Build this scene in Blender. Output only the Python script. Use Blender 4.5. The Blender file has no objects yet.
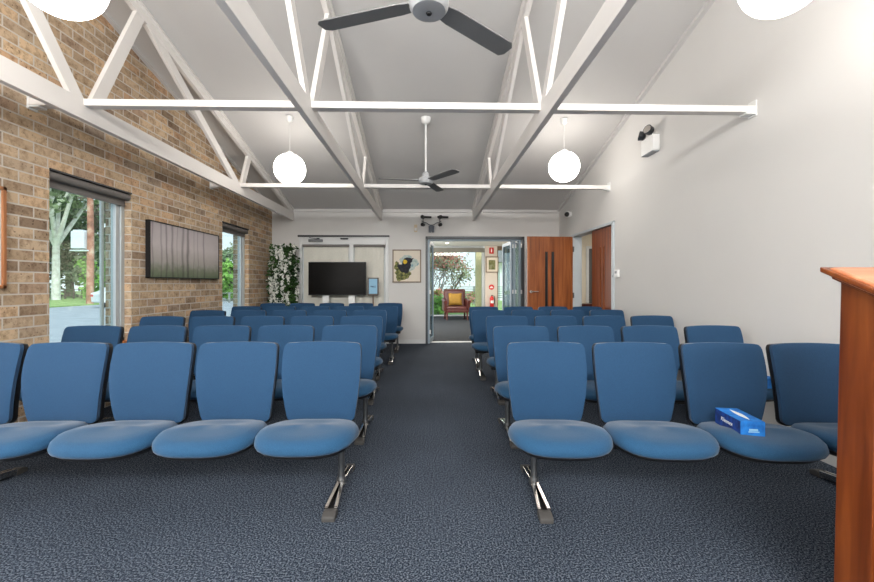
import bpy, bmesh, math, random
from mathutils import Vector, Matrix
random.seed(7)
C = bpy.context.scene.collection
PI = math.pi
R = math.radians

# ------------------------------------------------------------------ materials
def s2l(c):
    out = []
    for v in c[:3]:
        v = v / 255.0
        out.append(v / 12.92 if v <= 0.04045 else ((v + 0.055) / 1.055) ** 2.4)
    return (out[0], out[1], out[2], 1.0)

MATS = {}
def base_mat(name):
    m = bpy.data.materials.new(name)
    m.use_nodes = True
    nt = m.node_tree
    nt.nodes.clear()
    o = nt.nodes.new('ShaderNodeOutputMaterial')
    b = nt.nodes.new('ShaderNodeBsdfPrincipled')
    nt.links.new(b.outputs[0], o.inputs[0])
    MATS[name] = m
    return m, nt, b

def node(nt, kind, **kw):
    n = nt.nodes.new(kind)
    for k, v in kw.items():
        if k.startswith('in_'):
            n.inputs[k[3:].replace('_', ' ')].default_value = v
        else:
            setattr(n, k, v)
    return n

def ramp(nt, stops, interp='LINEAR'):
    r = nt.nodes.new('ShaderNodeValToRGB')
    cr = r.color_ramp
    cr.interpolation = interp
    while len(cr.elements) < len(stops):
        cr.elements.new(0.5)
    for e, (p, c) in zip(cr.elements, stops):
        e.position = p
        e.color = c
    return r

def plain(name, col, rough=0.5, metal=0.0, var=0.06, scale=9.0, bump=0.0, spec=0.5):
    """a colour with slight procedural variation"""
    m, nt, b = base_mat(name)
    tc = node(nt, 'ShaderNodeTexCoord')
    nz = node(nt, 'ShaderNodeTexNoise')
    nz.inputs['Scale'].default_value = scale
    nz.inputs['Detail'].default_value = 3
    nt.links.new(tc.outputs['Object'], nz.inputs['Vector'])
    c = s2l(col)
    lo = tuple(max(0, v * (1 - var)) for v in c[:3]) + (1,)
    hi = tuple(min(1, v * (1 + var)) for v in c[:3]) + (1,)
    rp = ramp(nt, [(0.3, lo), (0.7, hi)])
    nt.links.new(nz.outputs['Fac'], rp.inputs[0])
    nt.links.new(rp.outputs[0], b.inputs['Base Color'])
    b.inputs['Roughness'].default_value = rough
    b.inputs['Metallic'].default_value = metal
    b.inputs['Specular IOR Level'].default_value = spec
    if bump:
        bp = node(nt, 'ShaderNodeBump')
        bp.inputs['Strength'].default_value = bump
        bp.inputs['Distance'].default_value = 0.002
        nz2 = node(nt, 'ShaderNodeTexNoise')
        nz2.inputs['Scale'].default_value = scale * 30
        nt.links.new(tc.outputs['Object'], nz2.inputs['Vector'])
        nt.links.new(nz2.outputs['Fac'], bp.inputs['Height'])
        nt.links.new(bp.outputs[0], b.inputs['Normal'])
    return m

def wood(name, dark, mid, light, rough=0.35, axis='Z', scale=1.0):
    m, nt, b = base_mat(name)
    tc = node(nt, 'ShaderNodeTexCoord')
    mp = node(nt, 'ShaderNodeMapping')
    s = [14 * scale, 14 * scale, 14 * scale]
    s['XYZ'.index(axis)] = 0.8 * scale
    mp.inputs['Scale'].default_value = s
    nt.links.new(tc.outputs['Object'], mp.inputs['Vector'])
    n1 = node(nt, 'ShaderNodeTexNoise')
    n1.inputs['Scale'].default_value = 1.6
    n1.inputs['Detail'].default_value = 6
    n1.inputs['Distortion'].default_value = 0.6
    nt.links.new(mp.outputs[0], n1.inputs['Vector'])
    rp = ramp(nt, [(0.28, s2l(dark)), (0.5, s2l(mid)), (0.74, s2l(light))])
    nt.links.new(n1.outputs['Fac'], rp.inputs[0])
    nt.links.new(rp.outputs[0], b.inputs['Base Color'])
    b.inputs['Roughness'].default_value = rough
    return m

def emit(name, col, strength):
    m = bpy.data.materials.new(name)
    m.use_nodes = True
    nt = m.node_tree
    nt.nodes.clear()
    o = nt.nodes.new('ShaderNodeOutputMaterial')
    e = nt.nodes.new('ShaderNodeEmission')
    e.inputs[0].default_value = s2l(col)
    e.inputs[1].default_value = strength
    nt.links.new(e.outputs[0], o.inputs[0])
    MATS[name] = m
    return m

def glass(name, col=(235, 245, 245), rough=0.0, refl=0.08):
    m = bpy.data.materials.new(name)
    m.use_nodes = True
    nt = m.node_tree
    nt.nodes.clear()
    o = nt.nodes.new('ShaderNodeOutputMaterial')
    t = nt.nodes.new('ShaderNodeBsdfTransparent')
    t.inputs[0].default_value = s2l(col)
    g = nt.nodes.new('ShaderNodeBsdfGlossy')
    g.inputs['Roughness'].default_value = rough
    fr = nt.nodes.new('ShaderNodeLayerWeight')
    fr.inputs['Blend'].default_value = 0.5
    pw = nt.nodes.new('ShaderNodeMath'); pw.operation = 'POWER'; pw.inputs[1].default_value = 4.0
    nt.links.new(fr.outputs['Facing'], pw.inputs[0])
    ma = nt.nodes.new('ShaderNodeMath'); ma.operation = 'MULTIPLY_ADD'; ma.inputs[1].default_value = 0.5; ma.inputs[2].default_value = refl * 0.5
    nt.links.new(pw.outputs[0], ma.inputs[0])
    mx = nt.nodes.new('ShaderNodeMixShader')
    nt.links.new(ma.outputs[0], mx.inputs[0])
    nt.links.new(t.outputs[0], mx.inputs[1])
    nt.links.new(g.outputs[0], mx.inputs[2])
    nt.links.new(mx.outputs[0], o.inputs[0])
    MATS[name] = m
    return m

# ---- brick
def brick_mat(name):
    m, nt, b = base_mat(name)
    tc = node(nt, 'ShaderNodeTexCoord')
    sp = node(nt, 'ShaderNodeSeparateXYZ')
    nt.links.new(tc.outputs['Object'], sp.inputs[0])
    ad = node(nt, 'ShaderNodeMath', operation='ADD')
    nt.links.new(sp.outputs[0], ad.inputs[0])
    nt.links.new(sp.outputs[1], ad.inputs[1])
    cb = node(nt, 'ShaderNodeCombineXYZ')
    nt.links.new(ad.outputs[0], cb.inputs[0])
    nt.links.new(sp.outputs[2], cb.inputs[1])
    br = node(nt, 'ShaderNodeTexBrick')
    br.offset = 0.5
    br.inputs['Color1'].default_value = (0, 0, 0, 1)
    br.inputs['Color2'].default_value = (1, 1, 1, 1)
    br.inputs['Mortar'].default_value = (0.5, 0.5, 0.5, 1)
    br.inputs['Scale'].default_value = 1.0
    br.inputs['Mortar Size'].default_value = 0.0065
    br.inputs['Mortar Smooth'].default_value = 0.15
    br.inputs['Bias'].default_value = 0.0
    br.inputs['Brick Width'].default_value = 0.235
    br.inputs['Row Height'].default_value = 0.0865
    nt.links.new(cb.outputs[0], br.inputs['Vector'])
    tone = ramp(nt, [(0.0, s2l((148, 125, 103))), (0.2, s2l((190, 165, 135))), (0.38, s2l((212, 186, 154))),
                     (0.55, s2l((180, 159, 135))), (0.7, s2l((218, 190, 154))), (0.82, s2l((201, 165, 131))), (1.0, s2l((161, 144, 127)))])
    nt.links.new(br.outputs['Color'], tone.inputs[0])
    # streaky face texture
    n1 = node(nt, 'ShaderNodeTexNoise')
    n1.inputs['Scale'].default_value = 16
    n1.inputs['Detail'].default_value = 6
    n1.inputs['Roughness'].default_value = 0.7
    nt.links.new(tc.outputs['Object'], n1.inputs['Vector'])
    face = ramp(nt, [(0.28, s2l((180, 165, 150))), (0.55, (1, 1, 1, 1)), (0.8, (1.0, 0.95, 0.86, 1))])
    nt.links.new(n1.outputs['Fac'], face.inputs[0])
    mul = node(nt, 'ShaderNodeMix', data_type='RGBA', blend_type='MULTIPLY')
    mul.inputs[0].default_value = 1.0
    nt.links.new(tone.outputs[0], mul.inputs[6])
    nt.links.new(face.outputs[0], mul.inputs[7])
    # dark pits
    n2 = node(nt, 'ShaderNodeTexNoise')
    n2.inputs['Scale'].default_value = 55
    n2.inputs['Detail'].default_value = 2
    nt.links.new(tc.outputs['Object'], n2.inputs['Vector'])
    pit = ramp(nt, [(0.27, s2l((110, 88, 66))), (0.36, (1, 1, 1, 1))])
    nt.links.new(n2.outputs['Fac'], pit.inputs[0])
    mul2 = node(nt, 'ShaderNodeMix', data_type='RGBA', blend_type='MULTIPLY')
    mul2.inputs[0].default_value = 0.9
    nt.links.new(mul.outputs[2], mul2.inputs[6])
    nt.links.new(pit.outputs[0], mul2.inputs[7])
    mor = node(nt, 'ShaderNodeMix', data_type='RGBA')
    nt.links.new(br.outputs['Fac'], mor.inputs[0])
    nt.links.new(mul2.outputs[2], mor.inputs[6])
    mor.inputs[7].default_value = s2l((204, 196, 184))
    nt.links.new(mor.outputs[2], b.inputs['Base Color'])
    b.inputs['Roughness'].default_value = 0.85
    inv = node(nt, 'ShaderNodeMath', operation='SUBTRACT')
    inv.inputs[0].default_value = 1.0
    nt.links.new(br.outputs['Fac'], inv.inputs[1])
    ad2 = node(nt, 'ShaderNodeMath', operation='MULTIPLY_ADD')
    nt.links.new(n1.outputs['Fac'], ad2.inputs[0])
    ad2.inputs[1].default_value = 0.5
    nt.links.new(inv.outputs[0], ad2.inputs[2])
    bp = node(nt, 'ShaderNodeBump')
    bp.inputs['Strength'].default_value = 0.6
    bp.inputs['Distance'].default_value = 0.006
    nt.links.new(ad2.outputs[0], bp.inputs['Height'])
    nt.links.new(bp.outputs[0], b.inputs['Normal'])
    return m

def carpet_mat(name, a, bcol, c):
    m, nt, b = base_mat(name)
    tc = node(nt, 'ShaderNodeTexCoord')
    v = node(nt, 'ShaderNodeTexNoise')
    v.inputs['Scale'].default_value = 125
    v.inputs['Detail'].default_value = 2
    v.inputs['Roughness'].default_value = 0.75
    nt.links.new(tc.outputs['Object'], v.inputs['Vector'])
    rp = ramp(nt, [(0.40, s2l(a)), (0.5, s2l(bcol)), (0.62, s2l(c))])
    nt.links.new(v.outputs['Fac'], rp.inputs[0])
    n2 = node(nt, 'ShaderNodeTexNoise')
    n2.inputs['Scale'].default_value = 1.4
    n2.inputs['Detail'].default_value = 4
    nt.links.new(tc.outputs['Object'], n2.inputs['Vector'])
    r2 = ramp(nt, [(0.3, (0.82, 0.82, 0.82, 1)), (0.7, (1, 1, 1, 1))])
    nt.links.new(n2.outputs['Fac'], r2.inputs[0])
    mul = node(nt, 'ShaderNodeMix', data_type='RGBA', blend_type='MULTIPLY')
    mul.inputs[0].default_value = 1.0
    nt.links.new(rp.outputs[0], mul.inputs[6])
    nt.links.new(r2.outputs[0], mul.inputs[7])
    nt.links.new(mul.outputs[2], b.inputs['Base Color'])
    b.inputs['Roughness'].default_value = 0.95
    b.inputs['Specular IOR Level'].default_value = 0.15
    bp = node(nt, 'ShaderNodeBump')
    bp.inputs['Strength'].default_value = 0.15
    bp.inputs['Distance'].default_value = 0.003
    nt.links.new(v.outputs['Fac'], bp.inputs['Height'])
    nt.links.new(bp.outputs[0], b.inputs['Normal'])
    return m

def fabric_mat(name, a, c):
    m, nt, b = base_mat(name)
    tc = node(nt, 'ShaderNodeTexCoord')
    mp = node(nt, 'ShaderNodeMapping')
    mp.inputs['Scale'].default_value = (1, 1, 1)
    nt.links.new(tc.outputs['Object'], mp.inputs['Vector'])
    ck = node(nt, 'ShaderNodeTexNoise')
    ck.inputs['Scale'].default_value = 520
    ck.inputs['Detail'].default_value = 1
    nt.links.new(mp.outputs[0], ck.inputs['Vector'])
    rp = ramp(nt, [(0.35, s2l(a)), (0.65, s2l(c))])
    nt.links.new(ck.outputs['Fac'], rp.inputs[0])
    nt.links.new(rp.outputs[0], b.inputs['Base Color'])
    b.inputs['Roughness'].default_value = 0.8
    b.inputs['Specular IOR Level'].default_value = 0.25
    b.inputs['Sheen Weight'].default_value = 0.15
    b.inputs['Sheen Roughness'].default_value = 0.5
    bp = node(nt, 'ShaderNodeBump')
    bp.inputs['Strength'].default_value = 0.25
    bp.inputs['Distance'].default_value = 0.001
    nt.links.new(ck.outputs['Fac'], bp.inputs['Height'])
    nt.links.new(bp.outputs[0], b.inputs['Normal'])
    return m

def forest_mat(name, y0, y1, z0, z1):
    """misty forest picture printed on canvas; u along y, v along z in object space"""
    m, nt, b = base_mat(name)
    tc = node(nt, 'ShaderNodeTexCoord')
    sp = node(nt, 'ShaderNodeSeparateXYZ')
    nt.links.new(tc.outputs['Object'], sp.inputs[0])
    u = node(nt, 'ShaderNodeMapRange')
    u.inputs[1].default_value = y0
    u.inputs[2].default_value = y1
    nt.links.new(sp.outputs[1], u.inputs[0])
    v = node(nt, 'ShaderNodeMapRange')
    v.inputs[1].default_value = z0
    v.inputs[2].default_value = z1
    nt.links.new(sp.outputs[2], v.inputs[0])
    nz = node(nt, 'ShaderNodeTexNoise')
    nz.inputs['Scale'].default_value = 2.5
    nt.links.new(tc.outputs['Object'], nz.inputs['Vector'])
    wob = node(nt, 'ShaderNodeMath', operation='MULTIPLY_ADD')
    nt.links.new(nz.outputs['Fac'], wob.inputs[0])
    wob.inputs[1].default_value = 0.05
    nt.links.new(u.outputs[0], wob.inputs[2])
    W = (1, 1, 1, 1)
    def g(x): return (x, x * 0.97, x, 1)
    st = [(0.0, W)]
    for c, w, d in [(0.06, .010, .8), (0.16, .012, .82), (0.225, .012, .55), (0.30, .016, .62), (0.365, .007, .85),
                    (0.44, .018, .6), (0.51, .020, .38), (0.60, .007, .85), (0.66, .008, .8), (0.76, .013, .62), (0.91, .018, .6)]:
        st += [(c - w * 1.3, W), (c, g(d * 0.72)), (c + w * 1.3, W)]
    st = st[:31] + [(1.0, W)]
    tr = ramp(nt, st)
    nt.links.new(wob.outputs[0], tr.inputs[0])
    bg = ramp(nt, [(0.0, s2l((98, 112, 86))), (0.14, s2l((126, 134, 112))), (0.3, s2l((176, 170, 164))), (0.6, s2l((200, 192, 191))), (1.0, s2l((178, 170, 172)))])
    n3 = node(nt, 'ShaderNodeTexNoise')
    n3.inputs['Scale'].default_value = 14
    n3.inputs['Detail'].default_value = 5
    nt.links.new(tc.outputs['Object'], n3.inputs['Vector'])
    vv = node(nt, 'ShaderNodeMath', operation='MULTIPLY_ADD')
    nt.links.new(n3.outputs['Fac'], vv.inputs[0])
    vv.inputs[1].default_value = 0.22
    sub = node(nt, 'ShaderNodeMath', operation='SUBTRACT')
    nt.links.new(v.outputs[0], sub.inputs[0])
    sub.inputs[1].default_value = 0.11
    nt.links.new(sub.outputs[0], vv.inputs[2])
    nt.links.new(vv.outputs[0], bg.inputs[0])
    mul = node(nt, 'ShaderNodeMix', data_type='RGBA', blend_type='MULTIPLY')
    mul.inputs[0].default_value = 0.9
    nt.links.new(bg.outputs[0], mul.inputs[6])
    nt.links.new(tr.outputs[0], mul.inputs[7])
    nt.links.new(mul.outputs[2], b.inputs['Base Color'])
    b.inputs['Roughness'].default_value = 0.5
    return m

def blotch(name, stops, scale=6.0, rough=0.8, detail=4):
    m, nt, b = base_mat(name)
    tc = node(nt, 'ShaderNodeTexCoord')
    nz = node(nt, 'ShaderNodeTexNoise')
    nz.inputs['Scale'].default_value = scale
    nz.inputs['Detail'].default_value = detail
    nt.links.new(tc.outputs['Object'], nz.inputs['Vector'])
    rp = ramp(nt, [(p, s2l(c)) for p, c in stops])
    nt.links.new(nz.outputs['Fac'], rp.inputs[0])
    nt.links.new(rp.outputs[0], b.inputs['Base Color'])
    b.inputs['Roughness'].default_value = rough
    return m

def leaf_mat(name, a, c):
    m, nt, b = base_mat(name)
    oi = node(nt, 'ShaderNodeTexCoord')
    nz = node(nt, 'ShaderNodeTexNoise')
    nz.inputs['Scale'].default_value = 3.0
    nz.inputs['Detail'].default_value = 6
    nt.links.new(oi.outputs['Object'], nz.inputs['Vector'])
    rp = ramp(nt, [(0.35, s2l(a)), (0.65, s2l(c))])
    nt.links.new(nz.outputs['Fac'], rp.inputs[0])
    nt.links.new(rp.outputs[0], b.inputs['Base Color'])
    b.inputs['Roughness'].default_value = 0.6
    b.inputs['Specular IOR Level'].default_value = 0.2
    return m

BRICK = brick_mat('tan_brick')
CARPET = carpet_mat('blue_grey_carpet', (17, 24, 36), (49, 59, 74), (112, 120, 130))
FOYCARPET = carpet_mat('foyer_carpet', (26, 29, 33), (40, 44, 48), (58, 62, 66))
BLUE = fabric_mat('blue_fabric', (25, 64, 96), (35, 79, 112))
BLUEB = fabric_mat('blue_back_fabric', (24, 56, 87), (33, 70, 102))
WALLW = plain('white_wall_paint', (214, 212, 209), 0.75, var=0.012, scale=2.0, bump=0.05)
CEILW = plain('ceiling_paint', (204, 202, 200), 0.8, var=0.012, scale=1.5)
TRUSSW = plain('white_truss_paint', (226, 222, 218), 0.45, var=0.015, scale=4)
BLACK = plain('black_plastic', (20, 20, 22), 0.45)
DARKM = plain('dark_metal', (40, 42, 46), 0.4)
GREYM = plain('grey_metal', (112, 114, 116), 0.35, 0.85)
CHROME = plain('chrome', (205, 200, 195), 0.12, 1.0, var=0.02)
CAPM = plain('grey_rubber', (66, 64, 62), 0.6)
ALU = plain('aluminium', (186, 192, 194), 0.4, 0.3, var=0.03)
ALUW = plain('white_aluminium', (216, 217, 216), 0.4, var=0.02)
ALUD = plain('charcoal_aluminium', (70, 74, 78), 0.4, var=0.04)
BLUEALU = plain('blue_grey_aluminium', (150, 166, 178), 0.4, var=0.03)
WHITEP = plain('white_plastic', (232, 232, 230), 0.4, var=0.02)
BEIGEP = plain('beige_plastic', (208, 190, 160), 0.5, var=0.03)
FANB = plain('fan_blade_grey', (122, 122, 122), 0.5, var=0.03)
FANH = plain('fan_motor_grey', (176, 178, 180), 0.4, var=0.03)
BLINDG = plain('blind_grey', (116, 112, 108), 0.6, var=0.04)
BLINDF = plain('blind_beige', (216, 213, 202), 0.9, var=0.03, scale=40)
DOORW = wood('cherry_door', (112, 58, 26), (146, 80, 38), (174, 104, 56), 0.35)
DOORW2 = wood('cherry_door_panel', (104, 48, 16), (134, 66, 26), (160, 86, 40), 0.38)
LECT = wood('lectern_wood', (88, 38, 12), (118, 58, 22), (142, 78, 34), 0.3)
LECTT = wood('lectern_top_wood', (176, 104, 68), (200, 132, 94), (214, 150, 112), 0.3, axis='X')
REDWOOD = wood('red_wood', (44, 14, 9), (66, 22, 14), (86, 32, 20), 0.3)
SILLW = wood('sill_wood', (150, 84, 40), (180, 108, 58), (200, 130, 76), 0.4, axis='Y')
FRAMEW = wood('frame_wood', (140, 84, 48), (168, 108, 66), (190, 130, 84), 0.45)
FRAMEB = wood('frame_brown', (96, 78, 62), (124, 104, 84), (146, 126, 104), 0.5)
SCREEN = plain('tv_screen', (9, 7, 6), 0.22, var=0.05, spec=0.12)
LEATHER = plain('burgundy_leather', (62, 17, 12), 0.42, var=0.12, scale=14)
GOLD = plain('mustard_cloth', (132, 100, 28), 0.8, var=0.12, scale=20)
RED = plain('red_paint', (206, 36, 34), 0.35, var=0.03)
WHITEINK = plain('white_ink', (238, 238, 236), 0.6, var=0.01)
NAVY = blotch('navy_box_print', [(0.35, (6, 34, 92)), (0.6, (16, 62, 140))], 30)
BOXBLUE = blotch('blue_box_print', [(0.3, (14, 92, 176)), (0.6, (34, 130, 214))], 26)
PAPER = plain('mat_paper', (226, 216, 200), 0.8, var=0.03)
GLASS = glass('window_glass')
GLASSD = glass('door_glass', (196, 214, 220), refl=0.1)
GLOBE = emit('lit_opal_glass', (255, 248, 240), 8.5)
DOWNL = emit('downlight_lamp', (255, 236, 205), 14.0)
TABLET = emit('tablet_display', (150, 190, 212), 0.55)

# ------------------------------------------------------------------ mesh helpers
class MB:
    def __init__(s): s.v = []; s.f = []
    def add(s, vs, fs):
        o = len(s.v)
        s.v += [tuple(p) for p in vs]
        s.f += [tuple(i + o for i in f) for f in fs]
        return s
    def box(s, x0, x1, y0, y1, z0, z1, M=None):
        vs = [(x0, y0, z0), (x1, y0, z0), (x1, y1, z0), (x0, y1, z0), (x0, y0, z1), (x1, y0, z1), (x1, y1, z1), (x0, y1, z1)]
        if M is not None: vs = [M @ Vector(p) for p in vs]
        return s.add(vs, [(3, 2, 1, 0), (4, 5, 6, 7), (0, 1, 5, 4), (1, 2, 6, 5), (2, 3, 7, 6), (3, 0, 4, 7)])
    def tube(s, pts, r, n=10, caps=True):
        pts = [Vector(p) for p in pts]
        rs = r if isinstance(r, (list, tuple)) else [r] * len(pts)
        rings = []
        prev = None
        for i, p in enumerate(pts):
            a = pts[max(i - 1, 0)]; b = pts[min(i + 1, len(pts) - 1)]
            t = (b - a)
            if t.length < 1e-9: t = Vector((0, 0, 1))
            t.normalize()
            if prev is None:
                up = Vector((0, 0, 1)) if abs(t.z) < 0.9 else Vector((1, 0, 0))
                u = t.cross(up).normalized()
            else:
                u = (prev - t * prev.dot(t))
                if u.length < 1e-6: u = t.orthogonal()
                u.normalize()
            prev = u
            w = t.cross(u)
            rings.append([p + (u * math.cos(2 * PI * k / n) + w * math.sin(2 * PI * k / n)) * rs[i] for k in range(n)])
        vs = [q for ring in rings for q in ring]
        fs = []
        for i in range(len(rings) - 1):
            for k in range(n):
                a = i * n + k; b = i * n + (k + 1) % n
                fs.append((a, b, b + n, a + n))
        if caps:
            fs.append(tuple(range(n - 1, -1, -1)))
            o = (len(rings) - 1) * n
            fs.append(tuple(o + k for k in range(n)))
        return s.add(vs, fs)
    def lathe(s, prof, n=20, c=(0, 0, 0), M=None):
        vs = []
        for (r, z) in prof:
            for k in range(n):
                a = 2 * PI * k / n
                p = Vector((r * math.cos(a), r * math.sin(a), z))
                if M is not None: p = M @ p
                vs.append(p + Vector(c))
        fs = []
        for i in range(len(prof) - 1):
            for k in range(n):
                a = i * n + k; b = i * n + (k + 1) % n
                fs.append((a, b, b + n, a + n))
        fs.append(tuple(range(n - 1, -1, -1)))
        o = (len(prof) - 1) * n
        fs.append(tuple(o + k for k in range(n)))
        return s.add(vs, fs)
    def prism(s, poly, ax, a, b):
        """poly in the plane perpendicular to axis ax; other two coords in order xyz without ax"""
        def mk(p, t):
            q = list(p); q.insert('xyz'.index(ax), t); return q
        n = len(poly)
        vs = [mk(p, a) for p in poly] + [mk(p, b) for p in poly]
        fs = [tuple(range(n))[::-1], tuple(range(n, 2 * n))]
        for k in range(n):
            fs.append((k, (k + 1) % n, n + (k + 1) % n, n + k))
        return s.add(vs, fs)
    def beam(s, p0, p1, w, h, side=(1, 0, 0)):
        """rectangular bar from p0 to p1; w along side, h perpendicular"""
        p0 = Vector(p0); p1 = Vector(p1); t = (p1 - p0).normalized()
        u = Vector(side); u = (u - t * u.dot(t)).normalized(); v = t.cross(u)
        vs = []
        for p in (p0, p1):
            for a, b in ((-1, -1), (1, -1), (1, 1), (-1, 1)):
                vs.append(p + u * a * w / 2 + v * b * h / 2)
        return s.add(vs, [(0, 1, 2, 3), (7, 6, 5, 4), (0, 4, 5, 1), (1, 5, 6, 2), (2, 6, 7, 3), (3, 7, 4, 0)])
    def sphere(s, c, r, n=16, m=10, sc=(1, 1, 1)):
        prof = [(max(1e-4, r * math.sin(PI * i / m)) , -r * math.cos(PI * i / m)) for i in range(m + 1)]
        return s.lathe([(a, b) for a, b in prof], n, c, Matrix.Diagonal((sc[0], sc[1], sc[2])).to_3x3())
    def mesh(s, name, smooth=None, fix=True):
        me = bpy.data.meshes.new(name)
        me.from_pydata(s.v, [], s.f)
        if fix:
            bm = bmesh.new(); bm.from_mesh(me)
            bmesh.ops.recalc_face_normals(bm, faces=bm.faces)
            bm.to_mesh(me); bm.free()
        if smooth:
            for p in me.polygons: p.use_smooth = True
            try: me.set_sharp_from_angle(angle=R(smooth))
            except Exception: pass
        return me

def obj(name, mb, m, parent=None, smooth=None, bevel=0, seg=2, fix=True, sub=0):
    me = mb.mesh(name, smooth, fix) if isinstance(mb, MB) else mb
    o = bpy.data.objects.new(name, me)
    C.objects.link(o)
    if m is not None and len(me.materials) == 0: me.materials.append(m)
    if parent is not None: o.parent = parent
    if sub:
        md = o.modifiers.new('sub', 'SUBSURF'); md.levels = sub; md.render_levels = sub
    if bevel:
        md = o.modifiers.new('bevel', 'BEVEL'); md.width = bevel; md.segments = seg; md.limit_method = 'ANGLE'
        md.angle_limit = R(40)
    return o

def tag(o, label=None, cat=None, group=None, kind=None):
    if label: o['label'] = label
    if cat: o['category'] = cat
    if group: o['group'] = group
    if kind: o['kind'] = kind
    return o

def thing(name, label, cat, loc=(0, 0, 0), rz=0, group=None, kind=None):
    o = bpy.data.objects.new(name, None)
    o.empty_display_size = 0.1
    C.objects.link(o)
    o.location = loc; o.rotation_euler = (0, 0, rz)
    return tag(o, label, cat, group, kind)

def struct(name, mb, m, label=None, cat=None, **kw):
    o = obj(name, mb, m, **kw)
    return tag(o, label, cat, kind='structure')

def text_mesh(name, body, size, m, M, parent, extrude=0.0004, shear=0.0):
    cu = bpy.data.curves.new(name + '_curve', 'FONT')
    cu.body = body; cu.size = size; cu.extrude = extrude; cu.shear = shear
    cu.align_x = 'CENTER'; cu.align_y = 'CENTER'
    to = bpy.data.objects.new(name + '_tmp', cu)
    C.objects.link(to)
    bpy.context.view_layer.update()
    dg = bpy.context.evaluated_depsgraph_get()
    me = bpy.data.meshes.new_from_object(to.evaluated_get(dg))
    bpy.data.objects.remove(to)
    me.transform(M)
    me.materials.clear(); me.materials.append(m)
    o = bpy.data.objects.new(name, me); C.objects.link(o); o.parent = parent
    return o

# ------------------------------------------------------------------ room dimensions (metres)
XL, XR, YB, YF = -3.15, 2.69, 8.15, -4.3
RIDGE = 1.93
SL = 0.265
ZE = 2.72
def zc(y): return ZE + SL * (YB - y) if y >= RIDGE else ZE + SL * (YB - RIDGE) - SL * (RIDGE - y)

# ---- floor
struct('floor', MB().box(XL - 0.3, XR + 0.2, YF - 0.2, YB + 0.27, -0.1, 0), CARPET, 'dark blue-grey flecked carpet of the hall', 'floor')
# ---- ceiling : two pitched planes
mb = MB()
mb.prism([(YB + 0.2, zc(YB) - SL * 0.2), (YB + 0.2, zc(YB) + 0.15), (RIDGE, zc(RIDGE) + 0.15), (YF - 0.2, zc(YF) + 0.15), (YF - 0.2, zc(YF) - SL * 0.2), (RIDGE, zc(RIDGE))], 'x', XL - 0.3, XR + 0.2)
struct('ceiling', mb, CEILW, 'pale grey sloping ceiling above the trusses', 'ceiling')

def wall_cells(mb, axis, a0, a1, us, zs, holes):
    """boxes for every cell of the grid us x zs that is not inside a hole"""
    for i in range(len(us) - 1):
        for j in range(len(zs) - 1):
            uc = (us[i] + us[i + 1]) / 2; zz = (zs[j] + zs[j + 1]) / 2
            if any(h[0] < uc < h[1] and h[2] < zz < h[3] for h in holes): continue
            if axis == 'x': mb.box(a0, a1, us[i], us[i + 1], zs[j], zs[j + 1])
            else: mb.box(us[i], us[i + 1], a0, a1, zs[j], zs[j + 1])

# ---- left brick wall with window openings
WIN = [(3.40, 4.32), (6.20, 7.10), (0.60, 1.52), (-2.2, -1.28)]  # last two openings are unseen, added to let in more light
WZ0, WZ1 = 0.60, 2.17
ys = sorted([YF - 0.2, YB + 0.27] + [v for w in WIN for v in w])
mb = MB()
wall_cells(mb, 'x', XL - 0.27, XL, ys, [0, WZ0, WZ1, 2.6], [(a, b, WZ0, WZ1) for a, b in WIN])
mb.prism([(YF - 0.2, 2.6), (YB + 0.27, 2.6), (YB + 0.27, 2.63), (RIDGE, zc(RIDGE)), (YF - 0.2, zc(YF) - 0.05)], 'x', XL - 0.27, XL)
struct('wall_left', mb, BRICK, 'tan face-brick gable wall on the left', 'wall')
# ---- right wall
DY0, DY1, DZ = 5.74, 7.36, 2.10
mb = MB()
wall_cells(mb, 'x', XR, XR + 0.14, [YF - 0.2, DY0, DY1, YB + 0.27], [0, DZ, 2.6], [(DY0, DY1, 0, DZ)])
mb.prism([(YF - 0.2, 2.6), (YB + 0.27, 2.6), (YB + 0.27, 2.66), (RIDGE, zc(RIDGE)), (YF - 0.2, zc(YF) - 0.05)], 'x', XR, XR + 0.14)
struct('wall_right', mb, WALLW, 'plain white painted gable wall on the right', 'wall')
# ---- back wall
SX0, SX1 = -2.60, -0.80
FX0, FX1 = -0.05, 1.97
OZ = 2.18
mb = MB()
wall_cells(mb, 'y', YB, YB + 0.2, [XL, SX0, SX1, FX0, FX1, XR], [0, OZ, 2.8], [(SX0, SX1, 0, OZ), (FX0, FX1, 0, OZ)])
struct('wall_back', mb, WALLW, 'white painted end wall with glazed doors', 'wall')
# ---- front wall behind the camera with a wide window
mb = MB()
wall_cells(mb, 'y', YF - 0.2, YF, [XL, XL + 0.6, XR - 0.6, XR], [0, 0.5, 2.4, 2.9], [(XL + 0.6, XR - 0.6, 0.5, 2.4)])
struct('wall_front', mb, WALLW, 'white end wall with a wide window', 'wall')

# ---- trim: cornices, baseboards, ceiling joints
mb = MB()
mb.box(XL, XR, YB - 0.045, YB, ZE - 0.055, ZE + 0.005)
struct('trim_1', mb, CEILW, 'cornice along the end wall', 'trim')
mb = MB()
mb.beam((XR - 0.025, YB, zc(YB) - 0.02), (XR - 0.025, RIDGE, zc(RIDGE) - 0.02), 0.05, 0.045)
struct('trim_2', mb, CEILW, 'sloping cornice above the white side wall', 'trim')
mb = MB()
mb.beam((XL + 0.02, YB, zc(YB) - 0.012), (XL + 0.02, RIDGE, zc(RIDGE) - 0.012), 0.04, 0.03)
struct('trim_3', mb, CEILW, 'sloping cornice above the brick wall', 'trim')
mb = MB()
for xx in (XL + 0.05, SX1, FX1):
    x1 = {XL + 0.05: SX0, SX1: FX0, FX1: XR}[xx]
    mb.box(xx, x1, YB - 0.015, YB, 0, 0.075)
struct('baseboard_back', mb, ALUW, 'white skirting board of the end wall', 'baseboard')
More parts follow.
